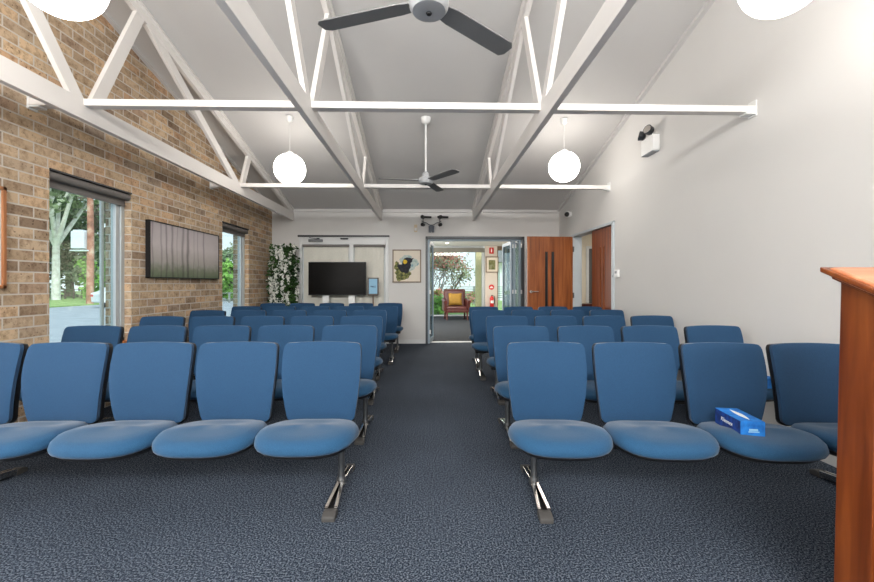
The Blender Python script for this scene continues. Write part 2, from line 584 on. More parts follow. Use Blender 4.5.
mb = MB()
mb.box(XR - 0.015, XR, YF, DY0 - 0.06, 0, 0.075); mb.box(XR - 0.015, XR, DY1 + 0.06, YB, 0, 0.075)
struct('baseboard_right', mb, ALUW, 'white skirting board of the side wall', 'baseboard')

# ---- left windows
for i, (a, b) in enumerate(WIN):
    lab = ['tall window in the brick wall nearest the camera, street outside', 'tall narrow window in the brick wall by the flowering plant',
           'unseen tall window added for light in the brick wall beside the camera', 'unseen tall window added for light in the brick wall behind the camera'][i]
    w = thing('window_%d' % (i + 1), lab, 'window', (XL - 0.12, (a + b) / 2, WZ0), kind='structure')
    hw = (b - a) / 2; hh = WZ1 - WZ0
    f = MB()
    for y0, y1 in ((-hw, -hw + 0.05), (hw - 0.05, hw)): f.box(-0.05, 0.05, y0, y1, 0, hh)
    f.box(-0.05, 0.05, -hw, hw, 0, 0.05); f.box(-0.05, 0.05, -hw, hw, hh - 0.05, hh)
    obj('window_frame', f, ALU, w, bevel=0.004)
    f = MB()
    for y0, y1 in ((-hw + 0.055, -hw + 0.075), (hw - 0.1, hw - 0.055)): f.box(-0.02, 0.035, y0, y1, 0.055, hh - 0.055)
    f.box(-0.02, 0.035, -hw + 0.055, hw - 0.055, 0.055, 0.085); f.box(-0.02, 0.035, -hw + 0.055, hw - 0.055, hh - 0.085, hh - 0.055)
    obj('sash', f, ALU, w, bevel=0.003)
    g = MB(); g.box(0.004, 0.008, -hw + 0.075, hw - 0.1, 0.085, hh - 0.085)
    obj('glass_pane', g, GLASS, w)
    g = MB(); g.box(0.05, 0.145, -hw, hw, -0.02, 0.012)
    obj('window_sill', g, SILLW, w, bevel=0.004)
    if i < 2:
        t = thing('roller_blind', ['grey roller blind rolled up over the street window', 'grey roller blind rolled up over the window near the plant'][i], 'blind', (XL - 0.035, (a + b) / 2, 2.12), group='rolled blinds of the brick wall')
        m_ = MB(); m_.tube([(0, -hw + 0.005, 0), (0, hw - 0.005, 0)], 0.036, 18)
        obj('blind_roll', m_, BLINDG, t, smooth=40)
        m_ = MB(); m_.box(-0.034, -0.026, -hw + 0.01, hw - 0.01, -0.085, 0); m_.box(-0.04, -0.02, -hw + 0.01, hw - 0.01, -0.095, -0.075)
        obj('bottom_rail', m_, BLINDG, t)
        m_ = MB(); m_.box(-0.04, 0.045, -hw + 0.001, hw - 0.001, 0.037, 0.05)
        obj('head_rail', m_, DARKM, t)

# ---- front window behind the camera
w = thing('window_5', 'wide window behind the camera', 'window', (0, YF - 0.1, 0.5), kind='structure')
f = MB(); hw0, hw1 = XL + 0.6, XR - 0.6
for k in range(5):
    x = hw0 + (hw1 - hw0) * k / 4
    f.box(max(hw0, x - 0.03), min(hw1, x + 0.03), -0.04, 0.04, 0, 1.9)
f.box(hw0, hw1, -0.04, 0.04, 0, 0.06); f.box(hw0, hw1, -0.04, 0.04, 1.84, 1.9)
obj('window_frame', f, ALU, w)
g = MB(); g.box(hw0, hw1, -0.004, 0, 0.06, 1.84); obj('glass_pane', g, GLASS, w)

# ------------------------------------------------------------------ roof trusses
CB0, CB1 = 2.50, 2.66
def truss(x, label):
    t = thing('roof_truss', label, 'roof truss', (x, RIDGE, CB0), group='white roof trusses')
    T = 0.048
    hb = CB1 - CB0
    m_ = MB(); m_.box(-T / 2, T / 2, YF - RIDGE + 0.01, YB - RIDGE - 0.002, 0, hb)
    obj('bottom_chord', m_, TRUSSW, t, bevel=0.003)
    for sgn in (1, -1):
        L = YB - RIDGE - 0.05
        ya, yb = 0.0, sgn * L
        za, zb = zc(RIDGE) - CB0 - 0.065, zc(RIDGE) - SL * L - CB0 - 0.065
        m_ = MB(); m_.beam((0, ya, za), (0, yb, zb), T, 0.11)
        m_.beam((0.0, ya, za + 0.04), (0.0, yb, zb + 0.04), T + 0.05, 0.035)
        obj('top_chord', m_, TRUSSW, t, bevel=0.003)
        j1, j2 = 1.32, 3.95
        for (p, q) in (((j1 - 0.05, hb - 0.05), (0.03, za - 0.02)), ((j1 + 0.06, hb - 0.05), (1.93, za - SL * 1.93 - 0.02)),
                       ((j2 - 0.06, hb - 0.05), (2.02, za - SL * 2.02 - 0.02)), ((j2 + 0.04, hb - 0.05), (4.24, za - SL * 4.24 - 0.02))):
            m_ = MB(); m_.beam((0, sgn * p[0], p[1]), (0, sgn * q[0], q[1]), T - 0.008, 0.105)
            obj('strut', m_, TRUSSW, t, bevel=0.003)
    return t
truss(-2.735, 'white timber roof truss running beside the brick wall')
truss(-0.955, 'white timber roof truss left of the hanging fans')
truss(0.935, 'white timber roof truss right of the hanging fans')

# transverse bars
def bar(y, label):
    t = thing('tie_bar', label, 'tie bar', (0, y, 2.638), group='white tie bars across the room')
    m_ = MB(); m_.box(XL + 0.012, XR - 0.012, -0.038, 0.038, -0.027, 0.027)
    obj('rail', m_, TRUSSW, t, bevel=0.003)
    for x0, x1, xe in ((XL, XL + 0.012, XL + 0.09), (XR - 0.012, XR, XR - 0.09)):
        m_ = MB(); m_.box(x0, x1, -0.04, 0.04, -0.055, 0.075)
        m_.box(min(x0, xe), max(x1, xe), -0.036, 0.036, -0.04, -0.0275)
        obj('wall_bracket', m_, WHITEP, t, bevel=0.002)
bar(3.25, 'white steel tie bar crossing the trusses nearer the camera')
bar(5.88, 'white steel tie bar crossing the trusses near the end wall')

# ------------------------------------------------------------------ globes
def pendant(x, y, z, label, group='round opal globe pendants'):
    t = thing('globe_pendant', label, 'pendant light', (x, y, z), group=group)
    m_ = MB(); m_.sphere((0, 0, 0), 0.205, 32, 20)
    obj('globe', m_, GLOBE, t, smooth=180)
    zt = zc(y) - z
    m_ = MB(); m_.tube([(0, 0, 0.2), (0, 0, zt)], 0.0035, 8)
    obj('cord', m_, WHITEP, t)
    m_ = MB(); m_.lathe([(0.03, 0.19), (0.045, 0.2), (0.04, 0.225), (0.012, 0.24)], 16)
    obj('globe_holder', m_, WHITEP, t, smooth=50)
    m_ = MB(); m_.lathe([(0.02, zt - 0.075), (0.045, zt - 0.05), (0.05, zt + 0.0)], 18)
    obj('ceiling_cup', m_, WHITEP, t, smooth=50)
pendant(-1.85, 5.4, 2.745, 'lit white globe pendant hanging farther off on the left')
pendant(1.85, 5.4, 2.80, 'lit white globe pendant hanging farther off on the right')
pendant(-1.895, 2.10, 2.80, 'lit white globe pendant cut by the top left edge of the photo')
pendant(1.905, 2.10, 2.865, 'lit white globe pendant cut by the top right edge of the photo')

# ------------------------------------------------------------------ fans
def fan(x, y, z, angs, label):
    t = thing('ceiling_fan', label, 'ceiling fan', (x, y, z), group='three-bladed ceiling fans')
    m_ = MB(); m_.lathe([(0.015, -0.05), (0.02, -0.052), (0.085, -0.042), (0.1, -0.02), (0.102, 0.012), (0.09, 0.035), (0.05, 0.05), (0.045, 0.1), (0.02, 0.12)], 28)
    h_ = obj('motor_housing', m_, FANH, t, smooth=40)
    m_ = MB(); m_.lathe([(0.012, -0.058), (0.016, -0.05)], 12)
    obj('hub_screw', m_, BLACK, h_, smooth=60)
    zt = zc(y) - z
    m_ = MB(); m_.tube([(0, 0, 0.1), (0, 0, zt)], 0.013, 12); obj('down_rod', m_, WHITEP, t, smooth=50)
    m_ = MB(); m_.lathe([(0.02, zt - 0.09), (0.06, zt - 0.06), (0.07, zt)], 20); obj('ceiling_canopy', m_, WHITEP, t, smooth=50)
    for a in angs:
        M = Matrix.Rotation(R(a), 4, 'Z') @ Matrix.Rotation(R(-9), 4, 'X')
        m_ = MB()
        out = [(0.1, -0.045), (0.16, -0.055), (0.6, -0.062), (0.632, -0.035), (0.635, 0.03), (0.61, 0.058), (0.16, 0.055), (0.1, 0.045)]
        n = len(out)
        vs = [M @ Vector((p[0], p[1], -0.004)) for p in out] + [M @ Vector((p[0], p[1], 0.004)) for p in out]
        m_.add(vs, [tuple(range(n))[::-1], tuple(range(n, 2 * n))] + [(k, (k + 1) % n, n + (k + 1) % n, n + k) for k in range(n)])
        obj('fan_blade', m_, FANB, t, bevel=0.002)
        m_ = MB(); m_.box(0.08, 0.17, -0.022, 0.022, 0.004, 0.012, M); obj('blade_bracket', m_, FANH, t)
fan(0.005, 2.05, 2.64, (162, 40, 281), 'grey three-bladed ceiling fan overhead, nearest the camera')
fan(-0.03, 5.4, 2.60, (188, -52, 70), 'grey three-bladed ceiling fan on a white rod near the end wall')

# ------------------------------------------------------------------ beam seating
def seat_mesh():
    """rounded cushion with a rolled front edge"""
    def outline(a):
        c, s = math.cos(a), math.sin(a)
        n = 3.3 if s < 0 else 3.6
        r = (abs(c) ** n + abs(s) ** n) ** (-1 / n)
        ry = 0.255 if s < 0 else 0.20
        x = 0.255 * r * c; y = ry * r * s
        if s > 0: x *= 1 - 0.2 * (y / 0.20)
        else: x *= 1 - 0.04 * (y / 0.255) ** 2
        return x, y
    N = 40
    prof = [(0.30, 0.462), (0.6, 0.462), (0.82, 0.459), (0.93, 0.449), (0.985, 0.432), (1.0, 0.412), (0.985, 0.397), (0.93, 0.388)]
    m_ = MB(); vs = []; fs = []
    vs.append((0, -0.26, 0.460))
    for (k, z) in prof:
        for i in range(N):
            x, y = outline(2 * PI * i / N)
            dz = 0.004 * math.cos(y * 5) - 0.03 * max(0, (-y - 0.1)) * 1.2 + 0.006 * (x / 0.25) ** 2 * k - 0.03 * max(0, (y + 0.1) / 0.3)
            vs.append((x * k, -0.26 + y * k, z + dz))
    n = len(prof)
    for i in range(N): fs.append((0, 1 + i, 1 + (i + 1) % N))
    for j in range(n - 1):
        for i in range(N):
            a = 1 + j * N + i; b = 1 + j * N + (i + 1) % N
            fs.append((a, a + N, b + N, b))
    fs.append(tuple(1 + (n - 1) * N + i for i in range(N)))
    m_.add(vs, fs)
    me = m_.mesh('seat', 60); me.materials.append(BLUE)
    sh = MB(); vs = []; fs = []
    pr = [(0.9, 0.389), (0.9, 0.381), (0.84, 0.366), (0.6, 0.356)]
    for (k, z) in pr:
        for i in range(N):
            x, y = outline(2 * PI * i / N)
            vs.append((x * k, -0.26 + y * k, z - 0.02 * max(0, (-y - 0.1))))
    for j in range(len(pr) - 1):
        for i in range(N):
            a = j * N + i; b = j * N + (i + 1) % N
            fs.append((a, a + N, b + N, b))
    fs.append(tuple(range(N))); fs.append(tuple((len(pr) - 1) * N + i for i in range(N)))
    sh.add(vs, fs)
    ms = sh.mesh('seat_shell', 60); ms.materials.append(BLACK)
    return me, ms

def back_sheet(thick, yoff, inset, z0, z1, mat, name):
    """curved backrest slab"""
    NX = 16
    vl = [0, .012, .035, .07, .14, .24, .34, .44, .54, .64, .74, .83, .90, .94, .965, .985, .995, 1.0]
    NZ = len(vl) - 1
    def half(z):
        t = (z - 0.40) / 0.46
        return 0.190 + 0.039 * math.sin(PI * min(1, t * 0.62 + 0.0)) - 0.006 * t ** 4 - inset
    def yc(z):
        t = (z - 0.42) / 0.44
        return -0.045 + 0.02 * t + 0.025 * t * t - 0.022 * math.sin(PI * min(1, max(0, t)))
    rc = 0.03
    def pt(i, j, side):
        v = vl[j]; z = z0 + (z1 - z0) * v
        u = math.sin(PI / 2 * (-1 + 2 * i / NX)) if False else (-1 + 2 * i / NX)
        u = math.copysign(1 - (1 - abs(u)) ** 1.5, u)
        h = half(z)
        dz = min(z - z0, z1 - z)
        cut = 0
        if dz < rc:
            cut = (rc - math.sqrt(max(0, rc * rc - (rc - dz) ** 2))) * (0.8 if z > 0.6 else 1.2)
        h -= cut
        x = u * h
        zz = z + (0.006 * (1 - u * u) * v if z > 0.6 else 0)
        curve = -0.012 * u * u
        e = max(abs(u) ** 10, abs(2 * v - 1) ** 14)
        th = thick * (1 - 0.4 * e)
        y = yc(z) + curve + yoff + (-th / 2 if side == 0 else th / 2)
        return (x, y, zz)
    m_ = MB()
    vs = []; fs = []
    idx = {}
    zsj = range(NZ + 1)
    for side in (0, 1):
        for j in zsj:
            for i in range(NX + 1):
                idx[(i, j, side)] = len(vs); vs.append(pt(i, j, side))
    for j in range(NZ):
        for i in range(NX):
            fs.append((idx[i, j, 0], idx[i + 1, j, 0], idx[i + 1, j + 1, 0], idx[i, j + 1, 0]))
            fs.append((idx[i, j, 1], idx[i, j + 1, 1], idx[i + 1, j + 1, 1], idx[i + 1, j, 1]))
    ring = [(i, 0) for i in range(NX)] + [(NX, j) for j in range(NZ)] + [(i, NZ) for i in range(NX, 0, -1)] + [(0, j) for j in range(NZ, 0, -1)]
    for k in range(len(ring)):
        a = ring[k]; b = ring[(k + 1) % len(ring)]
        fs.append((idx[a[0], a[1], 0], idx[a[0], a[1], 1], idx[b[0], b[1], 1], idx[b[0], b[1], 0]))
    m_.add(vs, fs)
    me = m_.mesh(name, 60); me.materials.append(mat)
    return me

SEAT_ME, SEATSHELL_ME = seat_mesh()
BACK_ME = back_sheet(0.036, 0.0, 0.0, 0.405, 0.855, BLUEB, 'backrest')
BACKSHELL_ME = back_sheet(0.038, 0.032, 0.003, 0.39, 0.850, BLACK, 'back_shell')
m_ = MB()
for sx in (-0.07, 0.07):
    m_.beam((sx, -0.06, 0.335), (sx, -0.02, 0.47), 0.03, 0.02)
    m_.beam((sx, -0.09, 0.36), (sx, -0.34, 0.372), 0.03, 0.022)
BRACKET_ME = m_.mesh('seat_bracket'); BRACKET_ME.materials.append(BLACK)
# leg meshes : x=0 is the post
m_ = MB(); m_.tube([(0, -0.06, 0.05), (0, -0.06, 0.31)], 0.019, 16); m_.lathe([(0.028, 0.045), (0.03, 0.06), (0.024, 0.085)], 16, (0, -0.06, 0))
m_.box(-0.035, 0.035, -0.22, -0.03, 0.30, 0.32)
POST_ME = m_.mesh('leg', 40); POST_ME.materials.append(GREYM)
m_ = MB()
for sx in (-1, 1):
    m_.beam((sx * 0.008, -0.055, 0.056), (sx * 0.025, -0.31, 0.026), 0.022, 0.04)
    m_.beam((sx * 0.010, -0.06, 0.056), (sx * 0.015, 0.17, 0.026), 0.02, 0.036)
m_.box(-0.025, 0.025, -0.1, -0.03, 0.035, 0.06)
FOOT_ME = m_.mesh('foot'); FOOT_ME.materials.append(CHROME)
m_ = MB(); m_.box(-0.018, 0.018, -0.31, -0.1, 0.008, 0.024); m_.box(-0.012, 0.012, -0.02, 0.17, 0.008, 0.022)
SLOT_ME = m_.mesh('foot_insert'); SLOT_ME.materials.append(BLACK)
def cap_me(y0, y1, w):
    m_ = MB(); m_.prism([(y0, 0), (y1, 0), (y1, 0.034), (y0 + (y1 - y0) * 0.5, 0.04), (y0, 0.026)], 'x', -w, w)
    me = m_.mesh('foot_cap'); me.materials.append(CAPM); return me
CAP_F = cap_me(-0.375, -0.3, 0.034); CAP_B = cap_me(0.235, 0.165, 0.028)
BEAMS = {}
def beam_mesh(n, p):
    if (n, p) not in BEAMS:
        m_ = MB(); m_.box(-p * (n - 1) / 2 - 0.2, p * (n - 1) / 2 + 0.2, -0.23, -0.15, 0.32, 0.365)
        me = m_.mesh('beam'); me.materials.append(BLACK); BEAMS[(n, p)] = me
    return BEAMS[(n, p)]

def link(name, me, parent, loc=(0, 0, 0), bevel=0):
    o = bpy.data.objects.new(name, me)
    C.objects.link(o); o.parent = parent; o.location = loc
    if bevel:
        md = o.modifiers.new('bevel', 'BEVEL'); md.width = bevel; md.segments = 2; md.limit_method = 'ANGLE'
    return o

def bench(n, p, xc, y, legs, label, jit=0.0):
    """xc = middle of the row; legs = x offsets of the two legs from the middle"""
    t = thing('beam_seating', label, 'seating row', (xc, y, 0), R(jit), group='rows of blue beam seating')
    for k in range(n):
        x = (k - (n - 1) / 2) * p
        s = link('seat', SEAT_ME, t, (x, 0, 0)); link('seat_shell', SEATSHELL_ME, s)
        b = link('backrest', BACK_ME, t, (x, 0, 0)); link('back_shell', BACKSHELL_ME, b)
        link('seat_bracket', BRACKET_ME, t, (x, 0, 0))
    link('beam', beam_mesh(n, p), t, bevel=0.006)
    for lx in legs:
        l = link('leg', POST_ME, t, (lx, 0, 0))
        link('foot', FOOT_ME, l, bevel=0.004); link('foot_insert', SLOT_ME, l)
        link('foot_cap', CAP_F, l, bevel=0.006); link('foot_cap', CAP_B, l, bevel=0.006)
    return t

ORD = ['front', 'second', 'third', 'fourth', 'fifth', 'sixth']
LROWS = [(-0.621, 2.40, .490), (-0.650, 3.37, .525), (-0.716, 4.36, .53), (-0.78, 5.38, .533), (-0.70, 6.35, .535), (-0.694, 7.40, .535)]
for i, (xe, y, p) in enumerate(LROWS):
    xc = xe - 2 * p
    lab = {0: 'front row of five joined blue seats left of the aisle, by the brick wall', 5: 'hindmost row of five joined blue seats left of the aisle, before the television'}.get(i,
          '%s row from the front of five joined blue seats left of the aisle' % ORD[i])
    bench(5, p, xc, y, (-2 * p - 0.02, 2 * p + (0.117 if i == 0 else 0.135)), lab)
RROWS = [(0.690, 2.315, .504), (0.756, 3.27, .532), (0.852, 4.33, .53), (0.808, 5.35, .532), (0.855, 6.15, .535)]
for i, (xe, y, p) in enumerate(RROWS):
    xc = xe + 1.5 * p
    lab = {0: 'front row of four joined blue seats right of the aisle, blue tissue box on it', 4: 'hindmost row of four joined blue seats right of the aisle, before the timber doors'}.get(i,
          '%s row from the front of four joined blue seats right of the aisle' % ORD[i])
    bench(4, p, xc, y, (-1.5 * p - (0.075 if i == 0 else 0.115), 1.5 * p + (0.24 if i == 0 else 0.1)), lab, -3.2 if i == 0 else 0)

# ------------------------------------------------------------------ tissue boxes
def tissue_box(loc, rz, L, W, H, label):
    t = thing('tissue_box', label, 'tissue box', loc, rz, group='blue tissue boxes on the seats')
    m_ = MB(); m_.box(0, W, 0, L, 0, H)
    me = m_.mesh('carton'); me.materials.append(BOXBLUE); me.materials.append(NAVY)
    for pl in me.polygons:
        if pl.normal.x < -0.5 or pl.normal.x > 0.5: pl.material_index = 1
    o = obj('carton', me, None, t)
    o.modifiers.new('bevel', 'BEVEL').width = 0.002
    m_ = MB()
    prev = None
    pts = []
    for k in range(9):
        v = k / 8
        pts.append((W * 0.5 + 0.016 * math.sin(PI * v), L * (0.12 + 0.74 * v)))
    for k in range(8, -1, -1):
        v = k / 8
        pts.append((W * 0.5 - 0.012 * math.sin(PI * v), L * (0.12 + 0.74 * v)))
    m_.prism(pts, 'z', H - 0.001, H + 0.0015)
    obj('tissue', m_, WHITEINK, t)
    return t
TB = tissue_box((1.535, 1.930, 0.447), R(-8), 0.22, 0.112, 0.082, 'blue tissue box on the third seat of the front right row')
# lettering on the long side, pale stripe on the end
M = Matrix.Translation((-0.0012, 0.115, 0.043)) @ Matrix.Rotation(R(-90), 4, 'Z') @ Matrix.Rotation(R(90), 4, 'X')
text_mesh('lettering', 'Kleenex', 0.030, WHITEINK, M, TB, shear=0.3)
m_ = MB(); m_.box(0.035, 0.085, -0.001, 0.0, 0.028, 0.034); m_.box(0.038, 0.078, -0.001, 0.0, 0.036, 0.046)
obj('end_label', m_, plain('pale_blue_ink', (150, 200, 232), 0.6), TB)
tissue_box((2.39, 2.80, 0.455), R(4), 0.20, 0.11, 0.075, 'blue tissue box on the wall-side seat of the second right row')

# ------------------------------------------------------------------ lectern
def lectern():
    t = thing('lectern', 'tall reddish timber lectern with sloping top at the right edge', 'lectern', (1.425, 1.35, 0))
    D, W, H = 0.46, 0.62, 1.215       # y runs from 0 (audience side) to -D
    sl = math.tan(R(24))
    for nm, x0 in (('side_panel', 0.0), ('side_panel', W - 0.03)):
        m_ = MB()
        # frame and recessed panel, foot slightly wider
        def edge(z): return 0.0
        m_.prism([(-D, 0), (0.0, 0), (0.0, H), (-D, H - D * sl)], 'x', x0 + 0.008, x0 + 0.022)
        m_.prism([(-0.115, 0.0), (0.0, 0.0), (0.0, H), (-0.115, H - 0.115 * sl)], 'x', x0, x0 + 0.03)
        m_.prism([(-D, 0.0), (-D + 0.08, 0.0), (-D + 0.08, H - (D - 0.08) * sl), (-D, H - D * sl)], 'x', x0, x0 + 0.03)
        m_.prism([(-D + 0.08, H - (D - .08) * sl - 0.1), (-0.115, H - 0.115 * sl - 0.1), (-0.115, H - 0.115 * sl), (-D + 0.08, H - (D - 0.08) * sl)], 'x', x0, x0 + 0.03)
        m_.prism([(-D + 0.08, 0), (-0.115, 0), (-0.115, 0.14), (-D + 0.08, 0.14)], 'x', x0, x0 + 0.03)
        for v in range(len(m_.v)):   # slight splay towards the foot
            x, y, z = m_.v[v]
            k = (1 - z / H) * 0.03
            m_.v[v] = (x - k if x0 == 0 else x + k, y, z)
        obj(nm, m_, LECT, t, bevel=0.003)
    m_ = MB(); m_.box(0.02, W - 0.02, -0.028, -0.004, 0.0, H - 0.01); obj('front_panel', m_, LECT, t, bevel=0.002)
    m_ = MB(); m_.box(0.03, W - 0.03, -D + 0.02, -0.03, 0.7, 0.72); obj('shelf', m_, LECT, t)
    m_ = MB(); m_.box(0.03, W - 0.03, -D + 0.02, -0.03, 0.06, 0.08); obj('bottom_board', m_, LECT, t)
    m_ = MB()
    x0, x1 = -0.035, W + 0.035
    y0, y1 = 0.04, -D - 0.05
    def zt(y): return H + y * sl
    m_.prism([(y0, zt(y0) + 0.022), (y0 - 0.03, zt(y0 - 0.03) + 0.04), (y1, zt(y1) + 0.04), (y1, zt(y1) + 0.002), (y0 - 0.035, zt(y0 - 0.035) + 0.002)], 'x', x0 + 0.018, x1 - 0.018)
    obj('top_board', m_, LECTT, t, bevel=0.006)
    m_ = MB()
    m_.prism([(y0, zt(y0) + 0.012), (y0, zt(y0) + 0.03), (y1, zt(y1) + 0.03), (y1, zt(y1) + 0.012)], 'x', x0, x1)
    m_.prism([(y0 - 0.02, zt(y0 - 0.02) - 0.004), (y0 - 0.02, zt(y0 - 0.02) + 0.014), (y1, zt(y1) + 0.014), (y1, zt(y1) - 0.004)], 'x', x0 + 0.022, x1 - 0.022)
    obj('top_moulding', m_, LECT, t, bevel=0.004, seg=3)
lectern()

# ------------------------------------------------------------------ brick-wall pictures
t = thing('forest_picture', 'wide black-edged picture of misty forest trunks on the brick wall', 'picture', (XL, 5.27, 1.60))
m_ = MB(); hy, hz = 0.74, 0.325
for a in ((-hy, -hy + 0.012, -hz, hz), (hy - 0.012, hy, -hz, hz), (-hy, hy, -hz, -hz + 0.012), (-hy, hy, hz - 0.012, hz)):
    m_.box(0.001, 0.05, a[0], a[1], a[2], a[3])
obj('picture_frame', m_, BLACK, t)
m_ = MB(); m_.box(0.002, 0.044, -hy + 0.012, hy - 0.012, -hz + 0.012, hz - 0.012)
obj('canvas', m_, forest_mat('misty_forest_print', -hy, hy, -hz, hz), t)

t = thing('framed_print', 'timber-framed print on the brick wall at the left edge', 'picture', (XL, 2.745, 1.545))
m_ = MB(); hy, hz = 0.29, 0.375
for a in ((-hy, -hy + 0.025, -hz, hz), (hy - 0.025, hy, -hz, hz), (-hy, hy, -hz, -hz + 0.025), (-hy, hy, hz - 0.025, hz)):
    m_.box(0.001, 0.03, a[0], a[1], a[2], a[3])
obj('picture_frame', m_, FRAMEW, t, bevel=0.002)
m_ = MB(); m_.box(0.002, 0.015, -hy + 0.02, hy - 0.02, -hz + 0.02, hz - 0.02); obj('print_sheet', m_, plain('pale_print', (206, 206, 210), 0.6), t)

# ------------------------------------------------------------------ back wall: glazed sliding door
d = thing('door_1', 'white framed sliding glass door with drawn blinds behind the television', 'door', ((SX0 + SX1) / 2, YB, 0), kind='structure')
hw = (SX1 - SX0) / 2
m_ = MB()
for a, b in ((-hw, -hw + 0.06), (hw - 0.06, hw)): m_.box(a, b, -0.03, 0.12, 0, OZ - 0.02)
m_.box(-hw, hw, -0.02, 0.12, OZ - 0.17, OZ - 0.02)
obj('door_frame', m_, ALUW, d, bevel=0.004)
m_ = MB(); m_.box(-hw - 0.02, hw + 0.02, -0.05, 0.02, OZ - 0.02, OZ + 0.015); obj('head_flashing', m_, DARKM, d)
for k, (a, b) in enumerate(((-hw + 0.06, 0.12), (0.18, hw - 0.06))):
    m_ = MB(); yy = 0.02 + 0.03 * k
    m_.box(a, a + 0.07, yy, yy + 0.03, 0.02, OZ - 0.17); m_.box(b - 0.07, b, yy, yy + 0.03, 0.02, OZ - 0.17)
    m_.box(a, b, yy, yy + 0.03, 0.02, 0.12); m_.box(a, b, yy, yy + 0.03, OZ - 0.24, OZ - 0.17)
    s_ = obj('door_panel', m_, ALUW, d, bevel=0.003)
    m_ = MB(); m_.box(a + 0.07, b - 0.07, yy + 0.012, yy + 0.018, 0.12, OZ - 0.24); obj('glass_pane', m_, GLASSD, s_)
m_ = MB(); m_.box(0.105, 0.195, -0.015, 0.02, 0, OZ - 0.17); obj('mullion', m_, ALUW, d, bevel=0.004)
# roller blinds drawn over each panel, outside face
for k, (a, b) in enumerate(((SX0 + 0.085, -1.59), (-1.50, SX1 - 0.08))):
    t = thing('roller_blind', ['beige roller blind drawn down behind the television', 'beige roller blind drawn down behind the small display tablet'][k], 'blind', ((a + b) / 2, YB - 0.045, OZ - 0.2), group='drawn blinds of the sliding door')
    hh_ = (b - a) / 2
    m_ = MB(); m_.tube([(-hh_, 0, 0), (hh_, 0, 0)], 0.028, 14); obj('blind_roll', m_, BLINDG, t, smooth=40)
    m_ = MB()
    vs = []; fs = []
    n = 24
    for i in range(n + 1):
        x = -hh_ + 0.015 + (2 * hh_ - 0.03) * i / n
        y = 0.012 + 0.004 * math.sin(i * 1.1 + k)
        vs += [(x, y, -0.01), (x, y, -1.9), (x, y + 0.003, -1.9), (x, y + 0.003, -0.01)]
    for i in range(n):
        o = i * 4
        for q in range(4): fs.append((o + q, o + (q + 1) % 4, o + 4 + (q + 1) % 4, o + 4 + q))
    fs += [(0, 1, 2, 3), (n * 4 + 3, n * 4 + 2, n * 4 + 1, n * 4)]
    m_.add(vs, fs); obj('blind_fabric', m_, BLINDF, t, smooth=60)
    m_ = MB(); m_.box(-hh_ + 0.012, hh_ - 0.012, 0.002, 0.022, -1.93, -1.9); obj('bottom_rail', m_, BLINDG, t)
# closer + sensor
t = thing('door_closer', 'grey door closer on the white head of the sliding door', 'door closer', (-2.26, YB - 0.02, OZ - 0.09))
m_ = MB(); m_.box(-0.14, 0.14, -0.06, 0, -0.035, 0.02); obj('closer_body', m_, GREYM, t, bevel=0.008)
m_ = MB(); m_.beam((0.05, -0.04, 0.02), (-0.12, -0.06, 0.05), 0.02, 0.012, (0, 1, 0)); m_.lathe([(0.03, 0.02), (0.03, 0.045)], 14, (0.05, -0.03, 0)); obj('closer_arm', m_, DARKM, t)
t = thing('door_sensor', 'small black sensor on the head of the sliding door', 'sensor', (-1.69, YB - 0.02, OZ - 0.055))
m_ = MB(); m_.prism([(-0.07, -0.016), (0.07, -0.016), (0.085, 0.014), (-0.085, 0.014)], 'y', -0.04, 0); obj('sensor_body', m_, BLACK, t, bevel=0.004)

# television on stand
t = thing('television', 'large black flat television on a white two-post stand', 'television', (-1.77, 7.86, 0))
m_ = MB(); m_.box(-0.56, 0.56, -0.02, 0.03, 0.99, 1.64); obj('casing', m_, BLACK, t, bevel=0.006)
m_ = MB(); m_.box(-0.55, 0.55, -0.0235, -0.018, 1.005, 1.63); obj('screen', m_, SCREEN, t)
for x in (-0.235, 0.27):
    m_ = MB(); m_.box(x - 0.065, x + 0.065, 0.03, 0.07, 0.05, 1.3); obj('stand_post', m_, WHITEP, t, bevel=0.004)
m_ = MB(); m_.box(-0.45, 0.5, -0.06, 0.16, 0.03, 0.075)
for x in (-0.36, 0.4):
    m_.box(x - 0.04, x + 0.04, -0.1, 0.19, 0.0, 0.04)
obj('stand_base', m_, WHITEP, t, bevel=0.006)
# tablet on a floor stand
t = thing('tablet_stand', 'small lit display tablet on a slim floor stand right of the television', 'tablet', (-1.07, 7.84, 0))
m_ = MB(); m_.box(-0.105, 0.105, -0.012, 0.012, 0.985, 1.335); obj('tablet_frame', m_, plain('dark_bronze', (74, 66, 60), 0.4), t, bevel=0.008)
m_ = MB(); m_.box(-0.08, 0.08, -0.0145, -0.011, 1.02, 1.31); d_ = obj('display', m_, TABLET, t)
m_ = MB()
for (x0, x1, z) in ((-0.05, 0.01, 1.155), (-0.03, 0.055, 1.145), (-0.055, 0.05, 1.165)):
    m_.box(x0, x1, -0.0155, -0.0143, z, z + 0.008)
obj('display_writing', m_, plain('slate_ink', (70, 96, 116), 0.6), t)
m_ = MB(); m_.tube([(0, 0, 0.02), (0, 0.0, 0.99)], 0.014, 12); obj('stand_pole', m_, FRAMEB, t, smooth=40)
m_ = MB(); m_.lathe([(0.15, 0), (0.15, 0.012), (0.02, 0.025)], 24); obj('stand_base', m_, DARKM, t, smooth=40)

